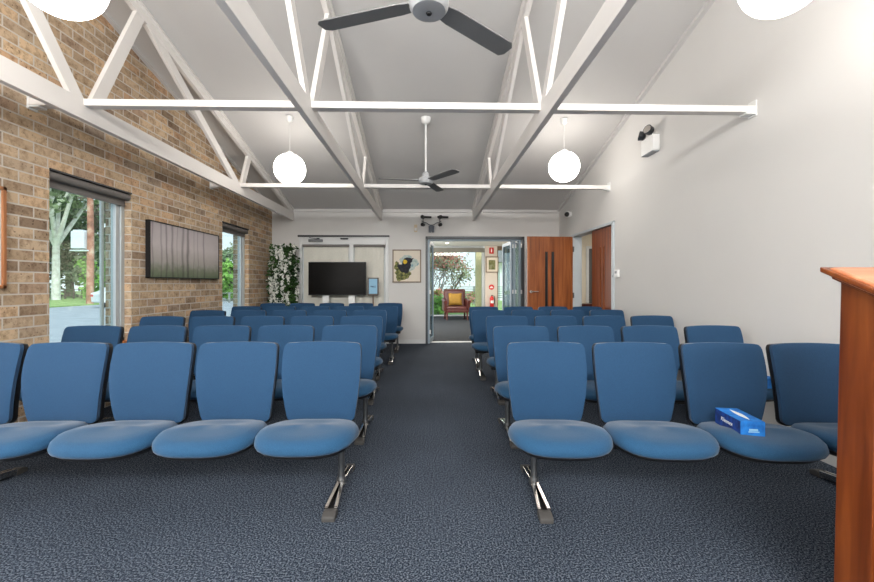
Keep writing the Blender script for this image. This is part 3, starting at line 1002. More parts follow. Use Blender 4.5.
# cockatoo painting
t = thing('bird_painting', 'framed painting of a black bird with a yellow cheek', 'picture', (-0.43, YB, 1.575))
m_ = MB(); hx, hz = 0.29, 0.335
for a in ((-hx, -hx + 0.022, -hz, hz), (hx - 0.022, hx, -hz, hz), (-hx, hx, -hz, -hz + 0.022), (-hx, hx, hz - 0.022, hz)):
    m_.box(a[0], a[1], -0.03, -0.001, a[2], a[3])
obj('picture_frame', m_, FRAMEB, t, bevel=0.002)
m_ = MB(); m_.box(-hx + 0.015, hx - 0.015, -0.012, -0.002, -hz + 0.015, hz - 0.015); obj('paper', m_, PAPER, t)
def flat(pts, y0, y1):
    m_ = MB(); m_.prism(pts, 'y', y0, y1); return m_
def blob(cx, cz, rx, rz, n=26, wob=0.14, seed=1):
    rnd = random.Random(seed); ph = [rnd.uniform(0, 6.28) for _ in range(4)]
    out = []
    for k in range(n):
        a = 2 * PI * k / n
        r = 1 + wob * (math.sin(3 * a + ph[0]) + 0.6 * math.sin(5 * a + ph[1]) + 0.5 * math.sin(9 * a + ph[2]))
        out.append((cx + rx * r * math.cos(a), cz + rz * r * math.sin(a)))
    return out
WASH = blotch('blue_green_wash', [(0.3, (150, 176, 170)), (0.5, (196, 204, 196)), (0.7, (120, 160, 170))], 14)
OLIVE = blotch('olive_brushwork', [(0.3, (52, 60, 36)), (0.5, (112, 116, 66)), (0.68, (168, 160, 100))], 24)
INK = blotch('black_feathers', [(0.3, (20, 20, 26)), (0.7, (50, 52, 62))], 20)
YEL = plain('yellow_cheek', (222, 184, 40), 0.7)
obj('background_wash', flat(blob(0.03, 0.05, 0.18, 0.17, seed=4), -0.0132, -0.0122), WASH, t)
obj('foliage_brushwork', flat(blob(-0.09, -0.17, 0.155, 0.125, seed=8), -0.0142, -0.0132), OLIVE, t)
obj('foliage_brushwork', flat(blob(-0.2, 0.0, 0.055, 0.09, seed=11), -0.0142, -0.0132), OLIVE, t)
bird = [(-0.2, -0.005), (-0.17, 0.035), (-0.1, 0.03), (-0.085, 0.1), (-0.05, 0.155), (0.0, 0.175), (0.06, 0.165), (0.1, 0.155), (0.145, 0.165), (0.115, 0.13), (0.105, 0.085),
        (0.075, 0.06), (0.085, 0.02), (0.075, -0.03), (0.05, -0.07), (0.035, -0.13), (-0.02, -0.155), (-0.06, -0.13), (-0.12, -0.12), (-0.15, -0.07)]
obj('bird_figure', flat(bird, -0.0154, -0.0143), INK, t)
obj('cheek_patch', flat(blob(-0.035, 0.085, 0.042, 0.045, 16, 0.06, 3), -0.0164, -0.0155), YEL, t)

# beige sensor and twin spotlights
t = thing('wall_sensor', 'small beige sensor box high on the end wall', 'sensor', (-0.25, YB, 2.34))
m_ = MB(); m_.box(-0.032, 0.032, -0.035, 0, -0.075, 0.075); o = obj('sensor_case', m_, BEIGEP, t, bevel=0.008)
m_ = MB(); m_.box(-0.022, 0.022, -0.042, -0.034, -0.05, 0.01); obj('sensor_lens', m_, WHITEP, t, bevel=0.004)

def twin_spot(label, M):
    """double spotlight with battery box; local frame x along wall, -y out of the wall"""
    t = thing('twin_spotlight', label, 'spotlight', group='twin wall spotlights')
    t.matrix_world = M
    return t
t = twin_spot('twin black spotlights on a grey bracket above the folding door', Matrix.Translation((0.07, YB, 2.385)))
m_ = MB()
for x in (-0.033, 0.033): m_.tube([(x, -0.05, -0.13), (x, -0.05, 0.0)], 0.026, 14)
m_.box(-0.03, 0.03, -0.03, 0, -0.11, 0.03); obj('battery_case', m_, plain('slate_grey', (92, 98, 108), 0.4), t, smooth=40)
for sx in (-1, 1):
    m_ = MB(); m_.tube([(sx * 0.02, -0.04, 0.01), (sx * 0.1, -0.06, 0.06), (sx * 0.16, -0.07, 0.075), (sx * 0.2, -0.07, 0.1)], 0.009, 8); obj('arm', m_, GREYM, t, smooth=50)
    for (hx_, hz_, r_, L_, dx) in ((0.17, 0.02, 0.036, 0.075, 0.02), (0.17, 0.175, 0.037, 0.08, 0.06)):
        c_ = Vector((sx * hx_, -0.09, hz_ + (0.0)))
        m_ = MB()
        M_ = Matrix.Rotation(R(90), 3, 'X') @ Matrix.Rotation(R(sx * 25), 3, 'Y')
        m_.lathe([(r_ * 0.5, -L_ / 2), (r_ * 0.95, -L_ * 0.3), (r_, L_ / 2), (r_ * 0.8, L_ / 2 + 0.004)], 16, c_, M_)
        h_ = obj('lamp_head', m_, BLACK, t, smooth=40)
    m_ = MB(); m_.tube([(sx * 0.17 - 0.05, -0.1, 0.175 + 0.0), (sx * 0.17 + 0.17, -0.1, 0.17)], 0.02, 12)
    m_.tube([(sx * 0.17, -0.075, 0.05), (sx * 0.17, -0.075, 0.16)], 0.008, 8)
    obj('lamp_shroud', m_, BLACK, t, smooth=40)

t = twin_spot('white emergency light with twin lamps high on the white side wall', Matrix.Translation((XR, 4.71, 2.90)) @ Matrix.Rotation(R(-90), 4, 'Z'))
m_ = MB(); m_.box(-0.13, 0.13, -0.085, 0, -0.14, 0.05); obj('battery_case', m_, WHITEP, t, bevel=0.01)
m_ = MB(); m_.box(-0.12, 0.12, -0.0855, -0.003, -0.146, -0.139); obj('case_base', m_, plain('grey_plastic', (150, 156, 162), 0.5), t)
for sx, hz_ in ((-0.085, 0.12), (0.075, 0.13)):
    c_ = Vector((sx, -0.1, hz_ - 0.02))
    M_ = Matrix.Rotation(R(75), 3, 'X') @ Matrix.Rotation(R(sx * 300), 3, 'Y')
    m_ = MB(); m_.lathe([(0.018, -0.05), (0.05, -0.03), (0.056, 0.03)], 18, c_, M_); h_ = obj('lamp_head', m_, DARKM, t, smooth=40)
    m_ = MB(); m_.lathe([(0.05, 0.026), (0.046, 0.034), (0.01, 0.036)], 18, c_, M_); obj('reflector', m_, CHROME, h_, smooth=40)
    m_ = MB(); m_.tube([(sx, -0.05, 0.045), (sx, -0.07, 0.08), c_], 0.012, 8); obj('arm', m_, CHROME, t, smooth=40)
# dome camera
t = thing('security_camera', 'small white and black camera on the side wall above the timber doors', 'camera', (XR, 7.47, 2.52))
m_ = MB(); m_.sphere((-0.06, 0, 0), 0.062, 20, 12); m_.tube([(0, 0, 0.0), (-0.05, 0, 0)], 0.05, 18); obj('camera_body', m_, WHITEP, t, smooth=60)
m_ = MB(); m_.sphere((-0.088, -0.032, -0.005), 0.046, 18, 10); obj('lens', m_, BLACK, t, smooth=60)
# thermostat and switch
t = thing('thermostat', 'white thermostat box on the side wall near the door frame', 'thermostat', (XR, 5.60, 1.355))
m_ = MB(); m_.box(-0.035, 0, -0.05, 0.05, -0.055, 0.055); obj('case', m_, WHITEP, t, bevel=0.006)
m_ = MB(); m_.box(-0.037, -0.034, -0.03, 0.03, 0.0, 0.035); obj('dial_window', m_, GREYM, t)
t = thing('wall_switch', 'narrow white switch plate between door frame and thermostat', 'switch', (XR, 5.735, 1.355))
m_ = MB(); m_.box(-0.015, 0, -0.022, 0.022, -0.065, 0.065); obj('plate', m_, WHITEP, t, bevel=0.004)
m_ = MB(); m_.box(-0.02, -0.014, -0.01, 0.01, -0.05, -0.02); obj('rocker', m_, GREYM, t)

# ------------------------------------------------------------------ folding door in the end wall
d = thing('door_2', 'open charcoal framed folding glass door to the foyer', 'door', ((FX0 + FX1) / 2, YB, 0), kind='structure')
hw = (FX1 - FX0) / 2
m_ = MB()
m_.box(-hw, -hw + 0.055, -0.02, 0.22, 0, OZ); m_.box(hw - 0.055, hw, -0.02, 0.22, 0, OZ); m_.box(-hw, hw, -0.02, 0.22, OZ - 0.05, OZ)
obj('door_frame', m_, ALUD, d, bevel=0.003)
m_ = MB(); m_.box(-hw + 0.055, hw - 0.055, 0.05, 0.15, OZ - 0.085, OZ - 0.05); obj('top_track', m_, BLUEALU, d)
m_ = MB(); m_.box(-hw, hw, 0.1, 0.25, 0, 0.008); obj('threshold', m_, ALUW, d)
m_ = MB(); m_.box(hw, hw + 0.05, -0.025, 0.0, 0, OZ); obj('side_trim', m_, ALUW, d)
def fold_panel(xa, ya, xb, yb):
    p = Vector((xa, ya, 0)); q = Vector((xb, yb, 0)); L = (q - p).length
    ang = math.atan2(yb - ya, xb - xa)
    M = Matrix.Translation(p) @ Matrix.Rotation(ang, 4, 'Z')
    m_ = MB(); z1 = OZ - 0.09
    m_.box(0, 0.055, -0.02, 0.02, 0.015, z1, M); m_.box(L - 0.055, L, -0.02, 0.02, 0.015, z1, M)
    m_.box(0.055, L - 0.055, -0.02, 0.02, 0.015, 0.1, M); m_.box(0.055, L - 0.055, -0.02, 0.02, z1 - 0.07, z1, M)
    pn = obj('folding_panel', m_, BLUEALU, d, bevel=0.003)
    m_ = MB(); m_.box(0.055, L - 0.055, -0.004, 0.004, 0.1, z1 - 0.07, M); obj('glass_pane', m_, GLASSD, pn)
    m_ = MB()
    for z in (0.25, 1.05, z1 - 0.1):
        m_.tube([M @ Vector((0.0, -0.026, z - 0.04)), M @ Vector((0.0, -0.026, z + 0.04))], 0.016, 10)
    obj('hinge', m_, WHITEP, pn, smooth=40)
fold_panel(-hw + 0.065, -0.13, -hw + 0.155, 0.5)
fold_panel(hw - 0.10, -0.06, hw - 0.14, 0.58)
fold_panel(hw - 0.19, 0.05, hw - 0.20, 0.7)
fold_panel(hw - 0.25, 0.05, hw - 0.30, 0.72)

# ------------------------------------------------------------------ timber double door in the right wall
d = thing('door_3', 'cherry timber double door in the white side wall', 'door', (XR, (DY0 + DY1) / 2, 0), kind='structure')
hw = (DY1 - DY0) / 2
m_ = MB()
m_.box(-0.02, 0.15, -hw - 0.0, -hw + 0.035, 0, DZ); m_.box(-0.02, 0.15, hw - 0.035, hw, 0, DZ); m_.box(-0.02, 0.15, -hw, hw, DZ - 0.02, DZ)
m_.box(-0.02, 0.0, -hw - 0.035, -hw, 0, DZ + 0.022); m_.box(-0.02, 0.0, hw, hw + 0.035, 0, DZ + 0.022); m_.box(-0.02, 0.0, -hw - 0.035, hw + 0.035, DZ, DZ + 0.022)
obj('door_frame', m_, plain('door_frame_blue_white', (196, 204, 208), 0.4, var=0.02), d, bevel=0.003)
def slit_leaf(L, M, mat, nm, glaze):
    """door leaf in local x (0..L), thickness y, slits near the middle"""
    m_ = MB(); Z0, Z1 = 0.012, DZ - 0.022
    c = L * 0.5
    cols = [0, c - 0.075, c - 0.025, c + 0.045, c + 0.095, L]
    sz0, sz1 = 0.45, 1.80
    for i in range(5):
        if i in (1, 3):
            m_.box(cols[i], cols[i + 1], -0.02, 0.02, Z0, sz0, M); m_.box(cols[i], cols[i + 1], -0.02, 0.02, sz1, Z1, M)
        else:
            m_.box(cols[i], cols[i + 1], -0.02, 0.02, Z0, Z1, M)
    lf = obj(nm, m_, mat, d)
    for i in (1, 3):
        m_ = MB(); a, b = cols[i], cols[i + 1]
        m_.box(a, a + 0.008, -0.023, 0.023, sz0, sz1, M); m_.box(b - 0.008, b, -0.023, 0.023, sz0, sz1, M)
        m_.box(a, b, -0.023, 0.023, sz1 - 0.008, sz1, M); m_.box(a, b, -0.023, 0.023, sz0, sz0 + 0.008, M)
        obj('slit_bead', m_, BLACK if glaze else DOORW, lf)
        m_ = MB(); m_.box(a + 0.008, b - 0.008, -0.004, 0.004, sz0 + 0.008, sz1 - 0.008, M); obj('glass_slit', m_, plain('dark_slit_glass', (44, 46, 48), 0.1) if glaze else DOORW2, lf)
    return lf
# far leaf swung open into the room
hy_ = hw - 0.04
M = Matrix.Translation((-0.03, hy_, 0)) @ Matrix.Rotation(R(183), 4, 'Z')
lf = slit_leaf(0.85, M, DOORW, 'door_leaf', True)
m_ = MB(); m_.tube([M @ Vector((0.785, 0.02, 1.07)), M @ Vector((0.785, 0.065, 1.07)), M @ Vector((0.66, 0.068, 1.07))], 0.011, 10); m_.lathe([(0.026, 0.0), (0.026, 0.012)], 16, M @ Vector((0.785, 0.02, 1.07)), Matrix.Rotation(R(90), 3, 'X'))
obj('door_handle', m_, CHROME, lf, smooth=40)
m_ = MB()
for z in (0.3, 1.0, 1.85): m_.box(-0.035, -0.0, -0.02, 0.03, z - 0.05, z + 0.05, Matrix.Translation((0, hy_, 0)))
obj('hinge', m_, GREYM, d)
# near leaf closed
M = Matrix.Translation((0.05, -hw + 0.038, 0)) @ Matrix.Rotation(R(90), 4, 'Z')
slit_leaf(0.80, M, DOORW2, 'door_leaf', False)
# hallway beyond the timber doors
m_ = MB(); m_.box(XR + 0.14, 5.2, 4.6, 9.2, -0.1, 0.0); struct('floor_hallway', m_, FOYCARPET, 'dark carpet of the hallway behind the timber doors', 'floor')
CREAM = plain('cream_paint', (226, 216, 196), 0.7, var=0.02)
m_ = MB(); m_.box(XR + 0.14, 5.2, 9.1, 9.2, 0, 2.5); m_.box(5.1, 5.2, 4.6, 9.1, 0, 2.5); m_.box(XR + 0.14, 5.2, 4.5, 4.6, 0, 2.5); struct('wall_hallway', m_, CREAM, 'cream hallway wall seen through the timber doors', 'wall')
m_ = MB(); m_.box(XR + 0.14, 5.2, 4.5, 9.2, 2.5, 2.6); struct('ceiling_hallway', m_, WALLW, 'hallway ceiling', 'ceiling')
d = thing('door_4', 'dark grey hallway door seen through the timber doors', 'door', (4.1, 9.1, 0), kind='structure')
m_ = MB(); m_.box(-0.42, 0.42, -0.03, 0, 0, 2.02); obj('door_leaf', m_, plain('dark_grey_door', (84, 82, 80), 0.5), d)
m_ = MB(); m_.box(-0.48, -0.42, -0.035, 0, 0, 2.08); m_.box(0.42, 0.48, -0.035, 0, 0, 2.08); m_.box(-0.42, 0.42, -0.035, 0, 2.02, 2.08); obj('door_frame', m_, ALUW, d)
m_ = MB(); m_.tube([(-0.36, -0.03, 1.0), (-0.36, -0.07, 1.0), (-0.26, -0.07, 1.0)], 0.01, 8); obj('door_handle', m_, CHROME, d)
t = thing('hall_bench', 'dark low bench against the hallway wall', 'bench', (3.5, 8.72, 0))
m_ = MB(); m_.box(-0.45, 0.45, -0.2, 0.2, 0.72, 0.78); obj('bench_top', m_, REDWOOD, t, bevel=0.006)
m_ = MB(); m_.box(-0.43, 0.43, -0.18, 0.18, 0.5, 0.72); obj('bench_body', m_, BLACK, t)
for x in (-0.4, 0.4):
    for y in (-0.16, 0.16):
        m_ = MB(); m_.box(x - 0.025, x + 0.025, y - 0.025, y + 0.025, 0, 0.5); obj('leg', m_, BLACK, t)

# ------------------------------------------------------------------ foyer beyond the folding door
GY = 15.2; FZ = 2.66
m_ = MB(); m_.box(-1.6, 5.2, YB + 0.27, GY + 0.1, -0.1, 0); struct('floor_foyer', m_, FOYCARPET, 'charcoal carpet of the foyer', 'floor')
m_ = MB(); m_.box(-1.6, 5.2, YB + 0.2, GY + 0.1, FZ, FZ + 0.1); struct('ceiling_foyer', m_, WALLW, 'white foyer ceiling', 'ceiling')
m_ = MB(); m_.box(-1.7, -1.6, YB + 0.2, GY + 0.1, 0, FZ); struct('wall_foyer_left', m_, WALLW, 'left foyer wall', 'wall')
m_ = MB(); m_.box(3.2, 3.3, 9.2, GY + 0.1, 0, FZ); m_.box(XR, 3.3, YB + 0.2, 9.2, 2.5, FZ); struct('wall_foyer_right', m_, CREAM, 'right foyer wall', 'wall')
m_ = MB(); m_.box(2.16, 2.62, GY - 0.12, GY + 0.1, 0, FZ); m_.box(2.92, 3.2, GY - 0.05, GY + 0.1, 0, FZ)
struct('wall_foyer_back', m_, plain('pinkish_cream_paint', (208, 198, 186), 0.7, var=0.02), 'cream pier between the foyer windows', 'wall')
w = thing('window_6', 'full-height foyer window onto the garden', 'window', (0.25, GY, 0), kind='structure')
m_ = MB(); m_.box(-1.85, 1.86, -0.05, 0.08, 2.48, FZ); m_.box(1.80, 1.9, -0.05, 0.08, 0, 2.48); m_.box(-1.85, -1.75, -0.05, 0.08, 0, 2.48); m_.box(-1.75, 1.8, -0.03, 0.05, 0, 0.05)
obj('window_frame', m_, ALU, w)
m_ = MB(); m_.box(-1.75, 1.8, 0.0, 0.006, 0.05, 2.48); obj('glass_pane', m_, GLASS, w)
m_ = MB(); m_.box(-1.85, 1.9, -0.09, -0.052, 2.42, 2.58); obj('blind_pelmet', m_, plain('pelmet_grey', (128, 126, 116), 0.6), w)
w = thing('window_7', 'narrow foyer window right of the cream pier', 'window', (2.77, GY, 0), kind='structure')
m_ = MB(); m_.box(-0.15, -0.11, -0.04, 0.06, 0, FZ); m_.box(0.1, 0.15, -0.05, 0.06, 0, FZ); m_.box(-0.11, 0.1, -0.04, 0.06, 2.5, FZ)
obj('window_frame', m_, plain('brown_frame', (126, 104, 84), 0.5), w)
m_ = MB(); m_.box(-0.11, 0.1, 0, 0.006, 0, 2.5); obj('glass_pane', m_, GLASS, w)
t = thing('downlight', 'small lit downlight in the foyer ceiling', 'downlight', (0.67, 14.0, FZ))
m_ = MB(); m_.lathe([(0.075, -0.012), (0.085, -0.004), (0.085, -0.001)], 20); obj('trim_ring', m_, WHITEP, t, smooth=40)
m_ = MB(); m_.lathe([(0.05, -0.0165), (0.055, -0.0125)], 20); obj('lamp', m_, DOWNL, t)
# pier items
py_ = GY - 0.12
t = thing('fire_point_sign', 'red sign with white extinguisher symbol high on the cream pier', 'sign', (2.40, py_, 2.49))
m_ = MB(); m_.box(-0.085, 0.085, -0.006, 0, -0.125, 0.105); obj('sign_board', m_, RED, t)
m_ = MB(); m_.box(-0.022, 0.022, -0.0075, -0.006, -0.075, 0.035); m_.box(-0.012, 0.012, -0.0075, -0.006, 0.035, 0.055); m_.box(-0.03, 0.01, -0.0075, -0.006, 0.055, 0.066); obj('symbol', m_, WHITEINK, t)
t = thing('small_framed_picture', 'small brown-framed landscape on the cream pier above the extinguisher', 'picture', (2.42, py_, 1.955))
m_ = MB(); hx, hz = 0.24, 0.30
for a in ((-hx, -hx + 0.03, -hz, hz), (hx - 0.03, hx, -hz, hz), (-hx, hx, -hz, -hz + 0.03), (-hx, hx, hz - 0.03, hz)): m_.box(a[0], a[1], -0.035, -0.001, a[2], a[3])
obj('picture_frame', m_, FRAMEB, t)
m_ = MB(); m_.box(-hx + 0.03, hx - 0.03, -0.012, -0.002, -hz + 0.03, hz - 0.03); obj('mat_board', m_, PAPER, t)
m_ = MB(); m_.box(-0.125, 0.125, -0.014, -0.012, -0.19, 0.17); obj('painting', m_, blotch('landscape_paint', [(0.3, (60, 80, 50)), (0.5, (120, 120, 74)), (0.7, (150, 150, 130))], 7), t)
t = thing('round_fire_sign', 'round red and white sign above the fire extinguisher', 'sign', (2.40, py_, 1.10))
M_ = Matrix.Rotation(R(90), 3, 'X')
m_ = MB(); m_.lathe([(0.1, 0.0), (0.1, 0.006)], 28, (0, 0, 0), M_); obj('sign_disc', m_, RED, t)
m_ = MB(); m_.box(-0.06, 0.06, -0.0075, -0.006, -0.035, 0.005); m_.box(-0.03, 0.03, -0.0075, -0.006, 0.02, 0.04); obj('symbol', m_, WHITEINK, t)
t = thing('fire_extinguisher', 'red fire extinguisher hung on the cream foyer pier', 'fire extinguisher', (2.40, py_ - 0.09, 0.36))
m_ = MB(); m_.lathe([(0.07, 0), (0.078, 0.015), (0.078, 0.32), (0.06, 0.37), (0.03, 0.39), (0.025, 0.41)], 20); obj('cylinder_body', m_, RED, t, smooth=40)
m_ = MB(); m_.box(-0.015, 0.015, -0.07, 0.03, 0.43, 0.45); m_.box(-0.02, 0.02, -0.02, 0.02, 0.40, 0.44); obj('valve', m_, BLACK, t)
m_ = MB(); m_.tube([(0.02, 0, 0.42), (0.09, -0.02, 0.40), (0.1, -0.03, 0.25), (0.09, -0.03, 0.1)], 0.012, 8); obj('hose', m_, BLACK, t, smooth=50)
m_ = MB(); m_.box(-0.06, 0.06, -0.081, -0.07, 0.14, 0.24); obj('label_plate', m_, WHITEINK, t)
m_ = MB(); m_.box(-0.03, 0.03, 0.05, 0.089, 0.1, 0.4); obj('wall_bracket', m_, BLACK, t)

# armchair
t = thing('armchair', 'burgundy leather armchair with dark timber legs in the foyer', 'armchair', (0.96, 13.75, 0), R(4))
m_ = MB(); m_.box(-0.36, 0.36, -0.32, 0.30, 0.28, 0.46); obj('seat', m_, LEATHER, t, bevel=0.05, seg=4, smooth=60)
m_ = MB(); m_.prism([(0.2, 0.4), (0.32, 0.3), (0.42, 0.98), (0.32, 1.0)], 'x', -0.34, 0.34); obj('backrest', m_, LEATHER, t, bevel=0.04, seg=4, smooth=60)
m_ = MB(); m_.beam((-0.36, 0.3, 0.32), (-0.36, 0.4, 1.02), 0.05, 0.05); m_.beam((0.36, 0.3, 0.32), (0.36, 0.4, 1.02), 0.05, 0.05); m_.beam((-0.36, 0.4, 1.01), (0.36, 0.4, 1.01), 0.05, 0.05, (0, 1, 0)); obj('back_frame', m_, REDWOOD, t, bevel=0.01)
for sx in (-1, 1):
    m_ = MB(); m_.tube([(sx * 0.40, -0.34, 0.60), (sx * 0.40, 0.32, 0.66)], 0.065, 16); m_.box(sx * 0.40 - 0.05, sx * 0.40 + 0.05, -0.30, 0.32, 0.3, 0.6); a_ = obj('arm', m_, LEATHER, t, smooth=50, bevel=0.01)
    m_ = MB(); m_.tube([(sx * 0.40, -0.37, 0.60), (sx * 0.40, -0.335, 0.60)], 0.06, 16); m_.box(sx * 0.40 - 0.03, sx * 0.40 + 0.03, -0.345, -0.305, 0.26, 0.6); obj('arm_front', m_, REDWOOD, a_, smooth=40)
    for y in (-0.3, 0.28):
        m_ = MB(); m_.tube([(sx * 0.34, y, 0.3), (sx * 0.345, y - 0.01, 0.14), (sx * 0.35, y - 0.03 if y < 0 else y + 0.05, 0)], [0.038, 0.03, 0.024], 10); obj('leg', m_, REDWOOD, t, smooth=50)
m_ = MB(); m_.box(-0.36, 0.36, -0.34, -0.30, 0.25, 0.33); obj('front_rail', m_, REDWOOD, t, bevel=0.008)
# cushion
m_ = MB()
vs = []; fs = []; n = 10
for side in (-1, 1):
    for j in range(n + 1):
        for i in range(n + 1):
            u = -1 + 2 * i / n; v = -1 + 2 * j / n
            pinch = 1 - 0.08 * (1 - u * u) * (abs(v) ** 3) - 0.08 * (1 - v * v) * (abs(u) ** 3)
            th = 0.075 * ((1 - u ** 4) * (1 - v ** 4)) ** 0.5
            vs.append((u * 0.24 * pinch, side * th, v * 0.22 * pinch))
q = (n + 1) * (n + 1)
for s_ in (0, 1):
    for j in range(n):
        for i in range(n):
            a = s_ * q + j * (n + 1) + i
            fs.append((a, a + 1, a + n + 2, a + n + 1))
m_.add(vs, fs)
o = obj('cushion', m_, GOLD, smooth=60)
o.location = (0.95, 13.93, 0.685); o.rotation_euler = (R(-14), 0, R(4))
tag(o, 'mustard yellow cushion leaning on the burgundy armchair', 'cushion')

# ------------------------------------------------------------------ flowering plant in the corner
def leaf_cloud(rnd, n, centre_fn, size, mb, out=0.6):
    for _ in range(n):
        c = Vector(centre_fn())
        d = Vector((rnd.gauss(0, 1), rnd.gauss(0, 1), rnd.gauss(0, 0.7) - 0.3)).normalized()
        s = size * rnd.uniform(0.6, 1.3)
        u = d.orthogonal().normalized(); w = d.cross(u)
        k = s * 0.32
        mb.add([c, c + d * s * 0.5 + u * k, c + d * s + w * 0.1 * s, c + d * s * 0.5 - u * k], [(0, 1, 2, 3)])
LEAFD = leaf_mat('dark_leaf', (22, 46, 22), (64, 96, 48))
PETAL = plain('white_petals', (236, 236, 228), 0.7, var=0.05, scale=20)
POT = plain('black_pot', (46, 44, 42), 0.5)
t = thing('flowering_plant', 'tall artificial plant with hanging white blossoms in the brick corner', 'plant', (-2.79, 7.80, 0))
rnd = random.Random(3)
m_ = MB(); m_.lathe([(0.13, 0), (0.17, 0.3), (0.175, 0.32), (0.155, 0.32), (0.15, 0.27)], 24); obj('pot', m_, POT, t, smooth=40)
m_ = MB()
for k in range(3):
    a = k * 2.1
    m_.tube([(0.03 * math.cos(a), 0.03 * math.sin(a), 0.27), (0.05 * math.cos(a + 1), 0.05 * math.sin(a + 1), 0.9), (0.07 * math.cos(a + 2), 0.06 * math.sin(a + 2), 1.85)], [0.02, 0.016, 0.01], 8)
obj('stem', m_, plain('bark', (86, 66, 48), 0.8), t, smooth=50)
def cen():
    z = rnd.uniform(0.45, 1.95)
    r = 0.265 * math.sqrt(rnd.random()) * (1.0 if z < 1.75 else 0.85)
    a = rnd.uniform(0, 2 * PI)
    return (r * math.cos(a), max(-0.26, min(0.2, r * math.sin(a))), z)
m_ = MB(); leaf_cloud(rnd, 2600, cen, 0.075, m_); obj('foliage', m_, LEAFD, t, fix=False)
for k in range(56):
    if k < 40: a = rnd.uniform(PI * 0.98, PI * 2.02)
    else: a = rnd.uniform(0, 2 * PI)
    z = 0.7 + 1.3 * ((k * 0.618) % 1.0)
    r = rnd.uniform(0.2, 0.285)
    L = rnd.uniform(0.16, 0.3)
    m_ = MB()
    for q_ in range(60):
        v = rnd.random()
        rr = 0.045 * (1 - 0.75 * v) 
        c = Vector((r * math.cos(a) + rnd.gauss(0, rr * 0.6), max(-0.3, min(0.24, r * math.sin(a))) + rnd.gauss(0, rr * 0.6), z - L * v))
        d = Vector((rnd.gauss(0, 1), rnd.gauss(0, 1), rnd.gauss(0, 1))).normalized(); u = d.orthogonal().normalized(); w = d.cross(u)
        s = rnd.uniform(0.012, 0.022)
        m_.add([c - u * s, c - w * s, c + u * s, c + w * s], [(0, 1, 2, 3)])
    obj('flower_cluster', m_, PETAL, t, fix=False)

# ------------------------------------------------------------------ outside
GRASS = blotch('lawn', [(0.3, (96, 128, 62)), (0.5, (140, 166, 92)), (0.7, (176, 194, 120))], 3.0, 0.95)
ROAD = blotch('pale_road', [(0.3, (160, 160, 162)), (0.7, (178, 178, 180))], 2.0, 0.9)
GARD = GRASS
GZ = -0.3
m_ = MB(); m_.box(-24.5, XL - 0.27, -30, 60, GZ - 0.2, GZ); struct('ground_road', m_, ROAD, 'pale road outside the street window', 'road')
m_ = MB(); m_.box(-90, -24.5, -30, 90, GZ - 0.2, GZ + 0.05); struct('ground_verge', m_, GRASS, 'grass verge across the road', 'grass verge')
m_ = MB(); m_.box(-24.5, 40, 60, 90, GZ - 0.2, GZ); m_.box(XL - 0.27, 40, GY + 0.1, 60, -0.25, -0.05); struct('ground_lawn', m_, GRASS, 'lawn of the garden beyond the foyer', 'lawn')

BARKW = blotch('pale_bark', [(0.3, (196, 188, 178)), (0.6, (232, 228, 220))], 3)
BARKD = blotch('grey_bark', [(0.3, (70, 60, 52)), (0.6, (120, 108, 98))], 6)
LEAF1 = leaf_mat('olive_leaf', (98, 112, 80), (168, 176, 140))
LEAF2 = leaf_mat('deep_leaf', (64, 84, 58), (128, 148, 108))
LEAF3 = leaf_mat('bright_leaf', (96, 140, 60), (150, 190, 96))
LEAFP = leaf_mat('pink_leaf', (176, 92, 82), (222, 150, 136))
LEAFR = leaf_mat('reddish_leaf', (150, 78, 60), (150, 150, 90))

def tree(name, label, loc, H, crown, trunk_r, leafm, barkm, seed, nleaf=1500, lsize=0.3, crown_z=0.6, limbs=5, cat='tree', group=None, extra=None, lean=0.0, fork=0.35):
    rnd = random.Random(seed)
    t = thing(name, label, cat, loc, group=group)
    m_ = MB()
    tips = []
    zf = H * fork
    m_.tube([(0, 0, 0), (lean * 0.3, 0, zf * 0.5), (lean, 0, zf)], [trunk_r * 1.2, trunk_r, trunk_r * 0.85], 10)
    for k in range(limbs):
        a = 2 * PI * k / limbs + rnd.uniform(-0.4, 0.4)
        e = Vector((crown * 0.7 * math.cos(a) + lean, crown * 0.7 * math.sin(a), H * rnd.uniform(0.75, 0.95)))
        b = Vector((lean, 0, zf))
        mid = b.lerp(e, 0.5) + Vector((rnd.uniform(-.1, .1) * H * 0.4, rnd.uniform(-.1, .1) * H * 0.4, 0))
        m_.tube([b, mid, e], [trunk_r * 0.7, trunk_r * 0.45, trunk_r * 0.15], 8)
        tips.append((mid, e))
        for q_ in range(4):
            s0 = mid.lerp(e, rnd.uniform(0, 0.6))
            e2 = s0 + Vector((rnd.gauss(0, 1) * crown * 0.35, rnd.gauss(0, 1) * crown * 0.35, rnd.uniform(0.05, 0.3) * H))
            m_.tube([s0, s0.lerp(e2, 0.5) + Vector((rnd.uniform(-.05, .05), 0, 0)), e2], [trunk_r * 0.3, trunk_r * 0.18, trunk_r * 0.06], 6)
            tips.append((s0, e2))
    obj('trunk', m_, barkm, t, smooth=50)
    blobs = []
    for k in range(16):
        a = rnd.uniform(0, 2 * PI); rr = crown * math.sqrt(rnd.random()) * 0.75
        blobs.append((Vector((rr * math.cos(a) + lean, rr * math.sin(a), H * (crown_z + (1 - crown_z) * rnd.random()))), crown * rnd.uniform(0.25, 0.42)))
    def cf():
        c, r_ = rnd.choice(blobs)
        d = Vector((rnd.gauss(0, 1), rnd.gauss(0, 1), rnd.gauss(0, 0.8)))
        return c + d.normalized() * r_ * rnd.random() ** 0.4
    m_ = MB(); leaf_cloud(rnd, nleaf, cf, lsize, m_); obj('foliage', m_, leafm, t, fix=False)
    if extra:
        m_ = MB(); leaf_cloud(rnd, nleaf // 2, cf, lsize, m_); obj('foliage', m_, extra, t, fix=False)
    return t
